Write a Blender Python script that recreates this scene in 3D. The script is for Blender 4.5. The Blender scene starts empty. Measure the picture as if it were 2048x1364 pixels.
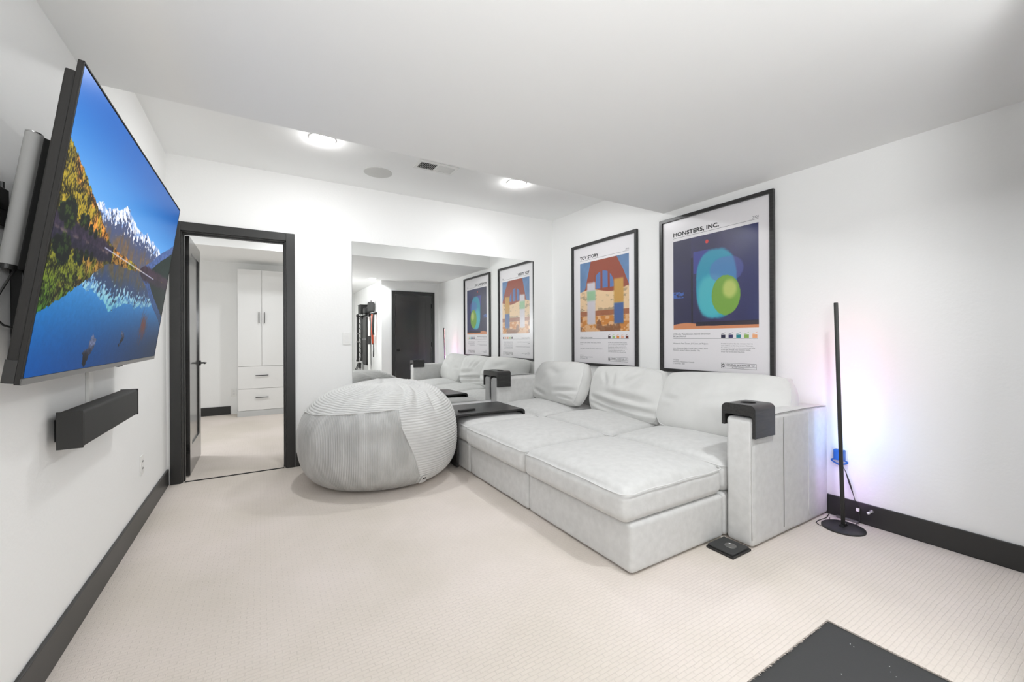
import bpy, bmesh, math, random
import numpy as np
from mathutils import Vector, Matrix, Euler
R = math.radians
SC = bpy.context.scene
COL = SC.collection

# ------------------------------------------------------------------ camera
H_CAM = 1.156
yaw, roll = R(31.237), R(-0.276)
F = Vector((math.sin(yaw), math.cos(yaw), 0)); RT = Vector((math.cos(yaw), -math.sin(yaw), 0)); UP = Vector((0, 0, 1))
RT2 = RT * math.cos(roll) + UP * math.sin(roll); UP2 = UP * math.cos(roll) - RT * math.sin(roll)
cd = bpy.data.cameras.new('camera'); cam = bpy.data.objects.new('camera', cd); COL.objects.link(cam)
mw = Matrix((RT2, UP2, -F)).transposed().to_4x4(); mw.translation = Vector((0, 0, H_CAM)); cam.matrix_world = mw
cd.sensor_width = 36.0; cd.lens = 829.937 / 2048 * 36.0; cd.shift_y = -(682 - 676.863) / 2048; cd.clip_start = 0.02
SC.camera = cam
# ------------------------------------------------------------------ world, exposure
w = bpy.data.worlds.new('world'); SC.world = w; w.use_nodes = True
w.node_tree.nodes['Background'].inputs[0].default_value = (0.9, 0.95, 1, 1); w.node_tree.nodes['Background'].inputs[1].default_value = 0.4
SC.view_settings.view_transform = 'Standard'; SC.view_settings.look = 'None'; SC.view_settings.gamma = 1
SC.view_settings.use_curve_mapping = False; SC.view_settings.exposure = 0.0
SC.cycles.max_bounces = 16; SC.cycles.diffuse_bounces = 10; SC.cycles.transparent_max_bounces = 12
SC.cycles.caustics_reflective = False; SC.cycles.caustics_refractive = False
CAN_W = 10.8      # watts of one recessed ceiling lamp
CLOSET_W = 15.0
LED_S = 24.0      # emission strength of the corner light bar

# soft fill light added behind the camera to brighten ceiling and walls
FILL_W = 42.0
fd = bpy.data.lights.new('fill_light', 'AREA'); fd.shape = 'DISK'; fd.size = .8; fd.energy = FILL_W; fd.color = (.97, .985, 1.0)
fo = bpy.data.objects.new('fill_light', fd); COL.objects.link(fo); fo.location = (.1, -.50, 1.5)
fo.rotation_euler = Vector((.62, .75, .95)).to_track_quat('-Z', 'Y').to_euler()

# ------------------------------------------------------------------ materials
def nmat(name, col, rough=0.6, metal=0.0, spec=0.5, coat=0.0):
    m = bpy.data.materials.new(name); m.use_nodes = True
    b = m.node_tree.nodes['Principled BSDF']
    b.inputs['Base Color'].default_value = (*col, 1); b.inputs['Roughness'].default_value = rough
    b.inputs['Metallic'].default_value = metal; b.inputs['Specular IOR Level'].default_value = spec
    b.inputs['Coat Weight'].default_value = coat
    return m
def N(m, t, **kw):
    n = m.node_tree.nodes.new(t)
    for k, v in kw.items():
        if k.startswith('i_'): n.inputs[k[2:].replace('_', ' ')].default_value = v
        else: setattr(n, k, v)
    return n
def L(m, a, ao, b, bi): m.node_tree.links.new(a.outputs[ao], b.inputs[bi])
def noise_col(m, c1, c2, scale=3, detail=4, lo=0.35, hi=0.65, coord='Object', stretch=(1, 1, 1)):
    b = m.node_tree.nodes['Principled BSDF']
    tc = N(m, 'ShaderNodeTexCoord'); mp = N(m, 'ShaderNodeMapping'); mp.inputs['Scale'].default_value = stretch
    nz = N(m, 'ShaderNodeTexNoise'); nz.inputs['Scale'].default_value = scale; nz.inputs['Detail'].default_value = detail
    cr = N(m, 'ShaderNodeValToRGB'); cr.color_ramp.elements[0].position = lo; cr.color_ramp.elements[1].position = hi
    cr.color_ramp.elements[0].color = (*c1, 1); cr.color_ramp.elements[1].color = (*c2, 1)
    L(m, tc, coord, mp, 'Vector'); L(m, mp, 'Vector', nz, 'Vector'); L(m, nz, 'Fac', cr, 'Fac'); L(m, cr, 'Color', b, 'Base Color')
    return mp
def bump(m, scale, strength, dist=0.002, detail=3, coord='Object', kind='ShaderNodeTexNoise', stretch=(1, 1, 1)):
    b = m.node_tree.nodes['Principled BSDF']
    tc = N(m, 'ShaderNodeTexCoord'); mp = N(m, 'ShaderNodeMapping'); mp.inputs['Scale'].default_value = stretch
    nz = N(m, kind); nz.inputs['Scale'].default_value = scale
    if 'Detail' in nz.inputs: nz.inputs['Detail'].default_value = detail
    bp = N(m, 'ShaderNodeBump'); bp.inputs['Strength'].default_value = strength; bp.inputs['Distance'].default_value = dist
    L(m, tc, coord, mp, 'Vector'); L(m, mp, 'Vector', nz, 'Vector'); L(m, nz, 0, bp, 'Height'); L(m, bp, 'Normal', b, 'Normal')
    return bp

M = {}
M['wall'] = nmat('wall_paint', (0.885, 0.888, 0.88), 0.75, spec=0.25); bump(M['wall'], 55, 0.35, 0.002, 4)
M['ceil'] = nmat('ceiling_paint_lit', (0.925, 0.93, 0.925), 0.8, spec=0.2); bump(M['ceil'], 40, 0.1, 0.002, 3)  # recess ceiling: its brighter light is put into a lighter colour
M['soffit'] = nmat('ceiling_paint_dim', (0.865, 0.868, 0.86), 0.8, spec=0.2); bump(M['soffit'], 40, 0.1, 0.002, 3)  # same ceiling paint, darkened to put the soffit's dimmer light into its colour
M['trim'] = nmat('black_trim_paint', (0.026, 0.026, 0.025), 0.38, spec=0.5)
M['door'] = nmat('charcoal_door_paint', (0.034, 0.033, 0.032), 0.2, coat=.3)
M['blackmetal'] = nmat('black_metal', (0.012, 0.012, 0.012), 0.35, metal=0.3)
M['blackwood'] = nmat('black_stained_wood', (0.022, 0.022, 0.021), 0.33); noise_col(M['blackwood'], (0.014, 0.014, 0.014), (0.034, 0.033, 0.032), 6, 5, .3, .7, stretch=(1.5, 14, 14))
M['plastic'] = nmat('black_plastic', (0.022, 0.022, 0.021), 0.45)
M['bezel'] = nmat('dark_bezel', (0.022, 0.021, 0.020), 0.6, spec=.25)
M['grey_metal'] = nmat('brushed_grey_metal', (0.22, 0.215, 0.21), 0.35, metal=0.6)
M['whiteplastic'] = nmat('white_plastic', (0.82, 0.82, 0.80), 0.35)
M['laminate'] = nmat('white_laminate', (0.80, 0.80, 0.79), 0.3)
M['plinth'] = nmat('pale_grey_laminate', (0.55, 0.56, 0.56), 0.4)
M['darkgap'] = nmat('dark_underside', (0.02, 0.02, 0.02), 0.9)
M['fabric'] = nmat('light_grey_velour', (0.66, 0.66, 0.64), 0.85, spec=0.2)
noise_col(M['fabric'], (0.585, 0.585, 0.575), (0.65, 0.65, 0.64), 24, 9, .3, .7); bump(M['fabric'], 70, 0.22, 0.003, 5)
M['fabric'].node_tree.nodes['Principled BSDF'].inputs['Sheen Weight'].default_value = 0.15
M['pillow'] = nmat('light_grey_velour_pillow', (0.68, 0.68, 0.66), 0.85, spec=0.2)
noise_col(M['pillow'], (0.64, 0.64, 0.625), (0.70, 0.70, 0.685), 6, 5, .3, .7); bump(M['pillow'], 45, 0.2, 0.003, 5)
M['piping'] = nmat('grey_piping', (0.67, 0.67, 0.66), 0.8, spec=0.2)
M['seam'] = nmat('dark_seam_thread', (0.26, 0.26, 0.25), 0.9, spec=0.1)
M['cord'] = nmat('grey_wide_wale_corduroy', (0.50, 0.50, 0.485), 0.9, spec=0.15)
noise_col(M['cord'], (0.60, 0.60, 0.59), (0.68, 0.68, 0.665), 6, 6, .3, .7)
M['rubber'] = nmat('black_rubber', (0.042, 0.043, 0.043), 0.7); bump(M['rubber'], 160, 0.2, 0.002, 2)
M['led_off'] = nmat('white_diffuser', (0.8, 0.8, 0.8), 0.4)
M['speaker_grey'] = nmat('grey_speaker_cloth', (0.36, 0.36, 0.35), 0.7)
M['grille'] = nmat('white_round_grille', (0.62, 0.62, 0.60), 0.6); bump(M['grille'], 900, 0.3, 0.001, 0, kind='ShaderNodeTexVoronoi')
M['bluepl'] = nmat('blue_plastic', (0.02, 0.13, 0.42), 0.35)
M['orange'] = nmat('orange_band', (0.65, 0.09, 0.03), 0.6)
M['chrome'] = nmat('brushed_steel', (0.6, 0.6, 0.6), 0.25, metal=1)
M['mirror'] = nmat('mirror_glass', (0.93, 0.94, 0.93), 0.0, metal=1)
M['paper'] = nmat('poster_paper', (0.84, 0.82, 0.84), 0.5)
M['ink'] = nmat('black_ink', (0.015, 0.015, 0.017), 0.6)
M['greyink'] = nmat('grey_ink', (0.10, 0.10, 0.11), 0.6)
M['soundcloth'] = nmat('charcoal_speaker_cloth', (0.03, 0.03, 0.029), 0.75); bump(M['soundcloth'], 500, 0.3, 0.001, 1)

# carpet: cut-loop tufts in short rows along X
def carpet_mat():
    m = nmat('beige_loop_carpet', (0.74, 0.68, 0.62), 0.95, spec=0.08)
    nt = m.node_tree; b = nt.nodes['Principled BSDF']
    tc = N(m, 'ShaderNodeTexCoord')
    nz = N(m, 'ShaderNodeTexNoise'); nz.inputs['Scale'].default_value = 1.3; nz.inputs['Detail'].default_value = 5
    cr = N(m, 'ShaderNodeValToRGB'); cr.color_ramp.elements[0].position = .38; cr.color_ramp.elements[1].position = .62
    cr.color_ramp.elements[0].color = (0.69, 0.63, 0.565, 1); cr.color_ramp.elements[1].color = (0.76, 0.69, 0.64, 1)
    L(m, tc, 'Object', nz, 'Vector'); L(m, nz, 'Fac', cr, 'Fac')
    dist = N(m, 'ShaderNodeTexNoise'); dist.inputs['Scale'].default_value = 14; dist.inputs['Detail'].default_value = 3
    mx = N(m, 'ShaderNodeMix', data_type='VECTOR'); mx.inputs['Factor'].default_value = 0.012
    L(m, tc, 'Object', dist, 'Vector'); L(m, tc, 'Object', mx, 'A'); L(m, dist, 'Color', mx, 'B')
    br = N(m, 'ShaderNodeTexBrick'); br.offset = 0.5
    for k, v in {'Scale': 1.0, 'Mortar Size': 0.0022, 'Mortar Smooth': 1.0, 'Brick Width': 0.046, 'Row Height': 0.017, 'Bias': 0.0}.items(): br.inputs[k].default_value = v
    br.inputs['Color1'].default_value = (1, 1, 1, 1); br.inputs['Color2'].default_value = (0.86, 0.86, 0.86, 1); br.inputs['Mortar'].default_value = (0.3, 0.3, 0.3, 1)
    L(m, mx, 'Result', br, 'Vector')
    fz = N(m, 'ShaderNodeTexNoise'); fz.inputs['Scale'].default_value = 350; fz.inputs['Detail'].default_value = 2; L(m, tc, 'Object', fz, 'Vector')
    ad = N(m, 'ShaderNodeMath', operation='MULTIPLY_ADD'); L(m, fz, 'Fac', ad, 0); ad.inputs[1].default_value = 0.9; L(m, br, 'Color', ad, 2)
    bp = N(m, 'ShaderNodeBump'); bp.inputs['Strength'].default_value = 0.45; bp.inputs['Distance'].default_value = 0.004
    L(m, ad, 'Value', bp, 'Height'); L(m, bp, 'Normal', b, 'Normal')
    mm = N(m, 'ShaderNodeMix', data_type='RGBA', blend_type='MULTIPLY'); mm.inputs[0].default_value = 0.10
    nt.links.new(cr.outputs['Color'], mm.inputs[6]); nt.links.new(br.outputs['Color'], mm.inputs[7]); nt.links.new(mm.outputs[2], b.inputs['Base Color'])
    return m
M['carpet'] = carpet_mat()
def glass_mat():
    m = bpy.data.materials.new('clear_acrylic_sheet'); m.use_nodes = True; nt = m.node_tree; nt.nodes.clear()
    o = nt.nodes.new('ShaderNodeOutputMaterial'); mx = nt.nodes.new('ShaderNodeMixShader'); t = nt.nodes.new('ShaderNodeBsdfTransparent'); g = nt.nodes.new('ShaderNodeBsdfGlossy')
    g.inputs['Roughness'].default_value = 0.24; lw = nt.nodes.new('ShaderNodeLayerWeight'); pw = nt.nodes.new('ShaderNodeMath'); pw.operation = 'POWER'; pw.inputs[1].default_value = 5
    fr = nt.nodes.new('ShaderNodeMath'); fr.operation = 'MULTIPLY_ADD'; fr.inputs[1].default_value = .93; fr.inputs[2].default_value = .035
    nt.links.new(lw.outputs['Facing'], pw.inputs[0]); nt.links.new(pw.outputs[0], fr.inputs[0])
    tc = nt.nodes.new('ShaderNodeTexCoord'); nz = nt.nodes.new('ShaderNodeTexNoise'); nz.inputs['Scale'].default_value = 2.2; bp = nt.nodes.new('ShaderNodeBump'); bp.inputs['Strength'].default_value = 0.25; bp.inputs['Distance'].default_value = 0.02
    nt.links.new(tc.outputs['Object'], nz.inputs['Vector']); nt.links.new(nz.outputs['Fac'], bp.inputs['Height']); nt.links.new(bp.outputs['Normal'], g.inputs['Normal'])
    nt.links.new(fr.outputs[0], mx.inputs[0]); nt.links.new(t.outputs[0], mx.inputs[1]); nt.links.new(g.outputs[0], mx.inputs[2]); nt.links.new(mx.outputs[0], o.inputs[0])
    return m
M['glass'] = glass_mat()
def emit_mat(name, col, s):
    m = bpy.data.materials.new(name); m.use_nodes = True; b = m.node_tree.nodes['Principled BSDF']
    b.inputs['Base Color'].default_value = (0.8, 0.8, 0.8, 1); b.inputs['Emission Color'].default_value = (*col, 1); b.inputs['Emission Strength'].default_value = s
    return m
M['lens'] = emit_mat('lit_lamp_lens', (1, 0.99, 0.98), 12)
M['lens_dome'] = emit_mat('added_lamp_dome', (1, 0.99, 0.98), 105)  # dome shape added to the recess lamps to brighten the ceiling around them

# ------------------------------------------------------------------ mesh helpers
class MB:
    def __init__(s): s.v = []; s.f = []; s.uv = None
    def add(s, v, f):
        o = len(s.v); s.v += [tuple(p) for p in v]; s.f += [tuple(i + o for i in q) for q in f]; return s
    def box(s, x0, x1, y0, y1, z0, z1):
        return s.add([(x0,y0,z0),(x1,y0,z0),(x1,y1,z0),(x0,y1,z0),(x0,y0,z1),(x1,y0,z1),(x1,y1,z1),(x0,y1,z1)],
                     [(0,3,2,1),(4,5,6,7),(0,1,5,4),(1,2,6,5),(2,3,7,6),(3,0,4,7)])
    def cyl(s, a, b, r, n=16, r2=None, cap=True):
        a = Vector(a); b = Vector(b); d = (b - a).normalized(); t = Vector((0, 0, 1)) if abs(d.z) < .9 else Vector((1, 0, 0))
        e = d.cross(t).normalized(); g = d.cross(e); r2 = r if r2 is None else r2
        v = [a + (e * math.cos(2*math.pi*k/n) + g * math.sin(2*math.pi*k/n)) * r for k in range(n)]
        v += [b + (e * math.cos(2*math.pi*k/n) + g * math.sin(2*math.pi*k/n)) * r2 for k in range(n)]
        f = [(k, (k+1) % n, n + (k+1) % n, n + k) for k in range(n)]
        if cap: f += [tuple(range(n))[::-1], tuple(range(n, 2*n))]
        return s.add(v, f)
    def tube(s, pts, r, n=8, closed=False):
        P = [Vector(p) for p in pts]; m = len(P); v = []; ref = Vector((0, 0, 1))
        for i, p in enumerate(P):
            if closed: d = (P[(i+1) % m] - P[i-1]).normalized()
            else: d = (P[min(i+1, m-1)] - P[max(i-1, 0)]).normalized()
            if abs(d.dot(ref)) > .98: ref = Vector((1, 0, 0)) if abs(d.x) < .9 else Vector((0, 1, 0))
            e = (ref - d * ref.dot(d)).normalized(); ref = e; g = d.cross(e)
            rr = r[i] if isinstance(r, (list, tuple)) else r
            v += [p + (e * math.cos(2*math.pi*k/n) + g * math.sin(2*math.pi*k/n)) * rr for k in range(n)]
        f = []
        for i in range(m if closed else m - 1):
            j = (i + 1) % m
            f += [(i*n + k, i*n + (k+1) % n, j*n + (k+1) % n, j*n + k) for k in range(n)]
        if not closed: f += [tuple(range(n))[::-1], tuple(range((m-1)*n, m*n))]
        return s.add(v, f)
    def lathe(s, prof, c=(0, 0, 0), n=32, axis='z'):
        v = []; m = len(prof)
        for k in range(n):
            a = 2*math.pi*k/n
            for r_, h in prof:
                p = (r_*math.cos(a), r_*math.sin(a), h)
                if axis == 'x': p = (h, r_*math.cos(a), r_*math.sin(a))
                if axis == 'y': p = (r_*math.sin(a), h, r_*math.cos(a))
                v.append((p[0]+c[0], p[1]+c[1], p[2]+c[2]))
        f = [(k*m + i, ((k+1) % n)*m + i, ((k+1) % n)*m + i + 1, k*m + i + 1) for k in range(n) for i in range(m-1)]
        return s.add(v, f)
    def prism(s, poly, a, b, axis='y'):
        n = len(poly)
        def P(p, h): return {'y': (p[0], h, p[1]), 'x': (h, p[0], p[1]), 'z': (p[0], p[1], h)}[axis]
        v = [P(p, a) for p in poly] + [P(p, b) for p in poly]
        return s.add(v, [tuple(range(n))[::-1], tuple(range(n, 2*n))] + [(k, (k+1) % n, n + (k+1) % n, n + k) for k in range(n)])
    def build(s, name, mat, parent=None, bevel=0, smooth=False, seg=2, loc=None, rot=None, fix=True):
        me = bpy.data.meshes.new(name); me.from_pydata(s.v, [], s.f); me.update()
        o = bpy.data.objects.new(name, me); COL.objects.link(o); me.materials.append(M[mat] if isinstance(mat, str) else mat)
        if fix:
            bm = bmesh.new(); bm.from_mesh(me)
            bmesh.ops.recalc_face_normals(bm, faces=bm.faces)
            if bevel:
                bmesh.ops.remove_doubles(bm, verts=bm.verts, dist=1e-6)
                bmesh.ops.bevel(bm, geom=[e for e in bm.edges if len(e.link_faces) == 2 and e.calc_face_angle(0) > R(30)], offset=bevel, segments=seg, affect='EDGES', profile=.5)
            bm.to_mesh(me); bm.free()
        if smooth:
            me.polygons.foreach_set('use_smooth', [True]*len(me.polygons))
            if smooth != 'all': me.set_sharp_from_angle(angle=R(35))
        if parent: o.parent = parent
        if loc: o.location = loc
        if rot: o.rotation_euler = rot
        return o
def tag(o, label=None, cat=None, group=None, kind=None):
    if label: o['label'] = label
    if cat: o['category'] = cat
    if group: o['group'] = group
    if kind: o['kind'] = kind
    return o
def thing(name, label, cat, loc=(0, 0, 0), rot=(0, 0, 0), group=None):
    o = bpy.data.objects.new(name, None); COL.objects.link(o); o.location = loc; o.rotation_euler = rot; o.empty_display_size = .05
    return tag(o, label, cat, group)
def sempty(name, loc=(0, 0, 0), rot=(0, 0, 0)):
    o = bpy.data.objects.new(name, None); COL.objects.link(o); o.location = loc; o.rotation_euler = rot; o['kind'] = 'structure'; o.empty_display_size = .05
    return o
def struct(name, mb, mat, **k): return tag(mb.build(name, mat, **k), kind='structure')
def B(*a): return MB().box(*a)

# ------------------------------------------------------------------ room shell
XL, XR, YB = -0.641, 3.189, 4.25
ZR, ZS, YS = 2.646, 2.302, 2.547
YN, YF, XN = -2.4, 0.257, 2.02         # far end behind the camera, near wall with the closed door, nook side wall
MX0, MX1, MY0, MY1 = 0.75, 1.978, -2.1, 0.785
fl = MB()
for a in [(XL-.15, MX0, YN-.1, YB+.06), (MX1, XR+.15, YN-.1, YB+.06), (MX0, MX1, MY1, YB+.06), (MX0, MX1, YN-.1, MY0)]: fl.box(a[0], a[1], a[2], a[3], -.1, 0)
struct('floor', fl, 'carpet')
struct('floor_far_room', B(-1.7, 1.7, YB+.06, 7.9, -.1, 0), 'carpet')
struct('wall_left', B(XL-.12, XL, YN, YB, 0, ZR+.1), 'wall')
struct('wall_right', B(XR, XR+.12, YF-.12, YB+.135, 0, ZR+.1), 'wall')
DX0, DX1, DZ = -0.552, 0.202, 2.046
wb = MB().box(XL-.12, DX0, YB, YB+.135, 0, ZR+.1).box(DX1, XR, YB, YB+.135, 0, ZR+.1).box(DX0, DX1, YB, YB+.135, DZ, ZR+.1)
struct('wall_back', wb, 'wall')
struct('wall_front', B(XN, XR, YF-.12, YF, 0, ZS+.1), 'wall')
struct('wall_nook', B(XN, XN+.12, YN, YF-.12, 0, ZS+.1), 'wall')
struct('wall_behind', B(XL-.12, XN+.12, YN-.12, YN, 0, ZS+.1), 'wall')
def holed_ceiling(name, x0, x1, y0, y1, z0, z1, mat):
    return struct(name, B(x0, x1, y0, y1, z0, z1), mat)
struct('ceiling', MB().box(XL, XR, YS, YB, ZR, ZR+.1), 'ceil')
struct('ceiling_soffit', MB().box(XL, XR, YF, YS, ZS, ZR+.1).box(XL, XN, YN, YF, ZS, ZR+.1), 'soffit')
# next room
struct('wall_far', B(-1.7, 1.7, 7.78, 7.9, 0, ZR+.1), 'wall')
struct('wall_far_left', B(-1.7, -1.58, YB+.135, 7.78, 0, ZR+.1), 'wall')
struct('wall_far_right', B(1.58, 1.7, YB+.135, 7.78, 0, ZR+.1), 'wall')
struct('ceiling_far', B(-1.58, 1.58, YB+.135, 6.5, ZR, ZR+.1), 'ceil')
struct('ceiling_far_soffit', B(-1.58, 1.58, 6.5, 7.78, 2.36, ZR+.1), 'ceil')
# rubber mat let into the carpet
mt = B(MX0+.002, MX1-.002, MY0+.002, MY1-.002, -.09, -.006).build('rubber_floor_mat', 'rubber')
tag(mt, 'black rubber gym floor mat set into the beige carpet at the lower right', 'mat')
sp = MB(); rnd = random.Random(4)
for k in range(16):
    x = rnd.uniform(1.3, 1.95); y = rnd.uniform(.3, .76); s = rnd.uniform(.0006, .0014); sp.box(x-s, x+s, y-s, y+s, -.0065, -.0052)
o = sp.build('crumb', 'whiteplastic', mt); o['kind'] = 'stuff'; o['label'] = 'white specks on the black rubber'
# frayed carpet edge along the mat
fe = MB()
for k in range(520):
    if k % 2: x = rnd.uniform(1.0, MX1); y = MY1 + .002; dx, dy = rnd.uniform(-.006, .006), -rnd.uniform(.004, .011)
    else: x = MX1 + .002; y = rnd.uniform(.25, MY1); dx, dy = -rnd.uniform(.004, .010), rnd.uniform(-.006, .006)
    fe.cyl((x, y, -.004), (x+dx, y+dy, rnd.uniform(-.003, .003)), .0013, 4, .0006)
tag(fe.build('trim_carpet_edge', 'carpet'), kind='structure')

def bb(name, *a): return struct(name, B(*a), 'trim', bevel=.003)
T = .014
bb('baseboard_left', XL, XL+T, YN, YB, 0, .128)
bb('baseboard_right', XR-T, XR, YF+T, YB, 0, .128)
bb('baseboard_back', .274, XR-T, YB-T, YB, 0, .128)
bb('baseboard_nook', XN-T, XN, YN+T, YF, 0, .128)
bb('baseboard_behind', XL+T, XN-T, YN, YN+T, 0, .128)
struct('baseboard_front', MB().box(XN, 2.22, YF, YF+T, 0, .128).box(3.10, XR-T, YF, YF+T, 0, .128), 'trim', bevel=.003)
bb('baseboard_far', -1.58, -.40, 7.78-T, 7.78, 0, .128)

# ------------------------------------------------------------------ open door into the next room
d1 = sempty('door_1')
def casing(parent, x0, x1, z1, yf, wdt=.07, dirn=-1, th=.016, name='casing'):
    y0, y1 = sorted((yf, yf + dirn*th))
    MB().box(x0-wdt, x0, y0, y1, 0, z1+wdt).build(name, 'trim', parent, bevel=.002)
    MB().box(x1, x1+wdt, y0, y1, 0, z1+wdt).build(name, 'trim', parent, bevel=.002)
    MB().box(x0, x1, y0, y1, z1, z1+wdt).build(name, 'trim', parent, bevel=.002)
casing(d1, DX0+.004, DX1-.002, DZ-.004, YB, .070, -1)
casing(d1, DX0+.004, DX1-.002, DZ-.004, YB+.135, .070, 1)
MB().box(DX0, DX0+.012, YB, YB+.135, 0, DZ).box(DX1-.012, DX1, YB, YB+.135, 0, DZ).box(DX0, DX1, YB, YB+.135, DZ-.012, DZ).build('jamb', 'trim', d1, bevel=.001)
MB().box(DX0+.012, DX0+.022, YB+.045, YB+.085, 0, DZ-.012).box(DX1-.022, DX1-.012, YB+.045, YB+.085, 0, DZ-.012).box(DX0+.022, DX1-.022, YB+.045, YB+.085, DZ-.022, DZ-.012).build('door_stop', 'trim', d1)
MB().box(DX0+.022, DX1-.022, YB+.004, YB+.016, 0, .006).build('carpet_threshold', M['darkgap'], d1)
# leaf swung open 90 degrees, hinged on the left
LX0, LX1, LY0, LY1, LZ0, LZ1 = -.545, -.510, 4.412, 5.150, .012, 2.036
lf = MB().box(LX0, LX1, LY0, LY0+.115, LZ0, LZ1).box(LX0, LX1, LY1-.115, LY1, LZ0, LZ1).box(LX0, LX1, LY0+.115, LY1-.115, LZ1-.125, LZ1).box(LX0, LX1, LY0+.115, LY1-.115, LZ0, .25)
leaf = lf.build('door_leaf', 'door', d1, bevel=.0015)
B(LX0+.011, LX1-.011, LY0+.114, LY1-.114, .249, LZ1-.124).build('panel', 'door', leaf)
for z in (.234, 1.041, 1.831):
    h = MB().cyl((-.552, 4.402, z-.042), (-.552, 4.402, z+.042), .006, 10)
    for k in range(3): h.box(-.553, -.512, 4.4085, 4.4115, z-.042+k*.029, z-.042+k*.029+.026)
    h.build('hinge', 'blackmetal', leaf)
hd = MB().lathe([(0, 0), (.026, 0), (.026, .007), (.022, .009), (.0, .009)], (LX1, 5.085, .93), 20, 'x').cyl((LX1+.008, 5.085, .93), (LX1+.052, 5.085, .93), .008)
hd.tube([(LX1+.046, 5.088, .93), (LX1+.050, 5.06, .932), (LX1+.050, 4.965, .93)], .0075)
hd.lathe([(0, 0), (.026, 0), (.026, -.007), (.022, -.009), (.0, -.009)], (LX0, 5.085, .93), 20, 'x').cyl((LX0-.008, 5.085, .93), (LX0-.05, 5.085, .93), .008).tube([(LX0-.046, 5.088, .93), (LX0-.05, 4.965, .93)], .0075)
hd.build('lever_handle', 'blackmetal', leaf, smooth=True)
B(LX0+.006, LX1-.006, LY1, LY1+.0015, .87, .99).build('latch_plate', 'blackmetal', leaf)

# closed door seen in the mirror
d2 = sempty('door_2')
casing(d2, 2.285, 3.035, 2.045, YF, .068, 1)
sl = MB().box(2.29, 2.405, YF+.001, YF+.010, .01, 2.04).box(2.915, 3.03, YF+.001, YF+.010, .01, 2.04).box(2.405, 2.915, YF+.001, YF+.010, 1.915, 2.04).box(2.405, 2.915, YF+.001, YF+.010, .01, .25)
lf2 = sl.build('door_leaf', 'door', d2, bevel=.001)
B(2.40, 2.92, YF+.0005, YF+.004, .24, 1.92).build('panel', 'door', lf2)
MB().lathe([(0, 0), (.03, 0), (.03, .006), (.011, .01), (.010, .03), (.020, .028), (.026, .036), (.022, .044), (0, .047)], (2.345, YF+.010, .94), 24, 'y').build('door_knob', 'blackmetal', lf2, smooth=True)
for z in (.25, 1.04, 1.83): MB().cyl((3.034, YF+.014, z-.045), (3.034, YF+.014, z+.045), .007, 8).build('hinge', 'blackmetal', lf2)

# ------------------------------------------------------------------ ceiling fittings
def can_light(x, y, z, label, watts, spread=176, dome=False):
    t = thing('ceiling_light', label, 'ceiling light', (x, y, z))
    MB().lathe([(.070, 0), (.071, -.004), (.090, -.005), (.092, -.001), (.092, 0)], n=32).build('trim_ring', 'whiteplastic', t, smooth=True)
    MB().lathe([(0, -.036), (.03, -.033), (.055, -.024), (.068, -.010), (.069, 0)] if dome else [(0, -.012), (.03, -.011), (.055, -.008), (.069, -.002), (.069, 0)], n=32).build('lens', 'lens_dome' if dome else 'lens', t, smooth='all')
    ld = bpy.data.lights.new('lamp', 'AREA'); ld.shape = 'DISK'; ld.size = .13; ld.energy = watts; ld.color = (.955, .98, 1.0); ld.spread = R(spread)
    lo = bpy.data.objects.new('lamp', ld); COL.objects.link(lo); lo.parent = t; lo.location = (0, 0, -.038 if dome else -.014)
    return t
can_light(.401, 3.36, ZR, 'lit round recessed ceiling light nearest the television', CAN_W*.75, 180, True)
can_light(2.102, 3.37, ZR, 'lit round recessed ceiling light above the sofa near the far corner', CAN_W*.75, 180, True)
can_light(1.81, .42, ZS, 'lit round ceiling light seen only in the wall mirror', CAN_W*1.5, 150)
can_light(.75, -1.9, ZS, 'unseen round ceiling light added behind the camera for general light', CAN_W*.7)  # lamp added out of view as general fill
can_light(.62, 6.0, ZR, 'round ceiling light in the room beyond the open door', CLOSET_W)
can_light(-.9, 5.4, ZR, 'round ceiling light in the next room behind the door leaf', CLOSET_W)
sp = MB().lathe([(0, -.004), (.118, -.004), (.121, -.003), (.121, 0)], (.906, 3.79, ZR), 48).build('ceiling_speaker', 'grille', smooth=True)
tag(sp, 'flat round white speaker grille in the ceiling beside the air vent', 'ceiling speaker')
vt = thing('air_vent', 'white rectangular louvred air vent in the ceiling', 'vent', (1.315, 3.425, ZR))
MB().box(-.18, .18, -.095, -.062, -.006, 0).box(-.18, .18, .062, .095, -.006, 0).box(-.18, -.152, -.062, .062, -.006, 0).box(.152, .18, -.062, .062, -.006, 0).box(-.008, .008, -.062, .062, -.006, 0).build('frame', 'whiteplastic', vt, bevel=.001)
B(-.152, .152, -.062, .062, -.0012, -.0002).build('duct_opening', 'darkgap', vt)
for k in range(22):
    left = k < 11; x = (-.146 + k*.0132) if left else (.016 + (k-11)*.0132); dx = -.0085 if left else .0085
    MB().add([(x-dx*.5, -.061, -.0015), (x-dx*.5, .061, -.0015), (x+dx*.5, .061, -.008), (x+dx*.5, -.061, -.008), (x-dx*.5+.001, -.061, -.0015), (x-dx*.5+.001, .061, -.0015), (x+dx*.5+.001, .061, -.008), (x+dx*.5+.001, -.061, -.008)],
             [(0,1,2,3),(7,6,5,4),(0,4,5,1),(2,6,7,3),(0,3,7,4),(1,5,6,2)]).build('slat', 'whiteplastic', vt)

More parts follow.
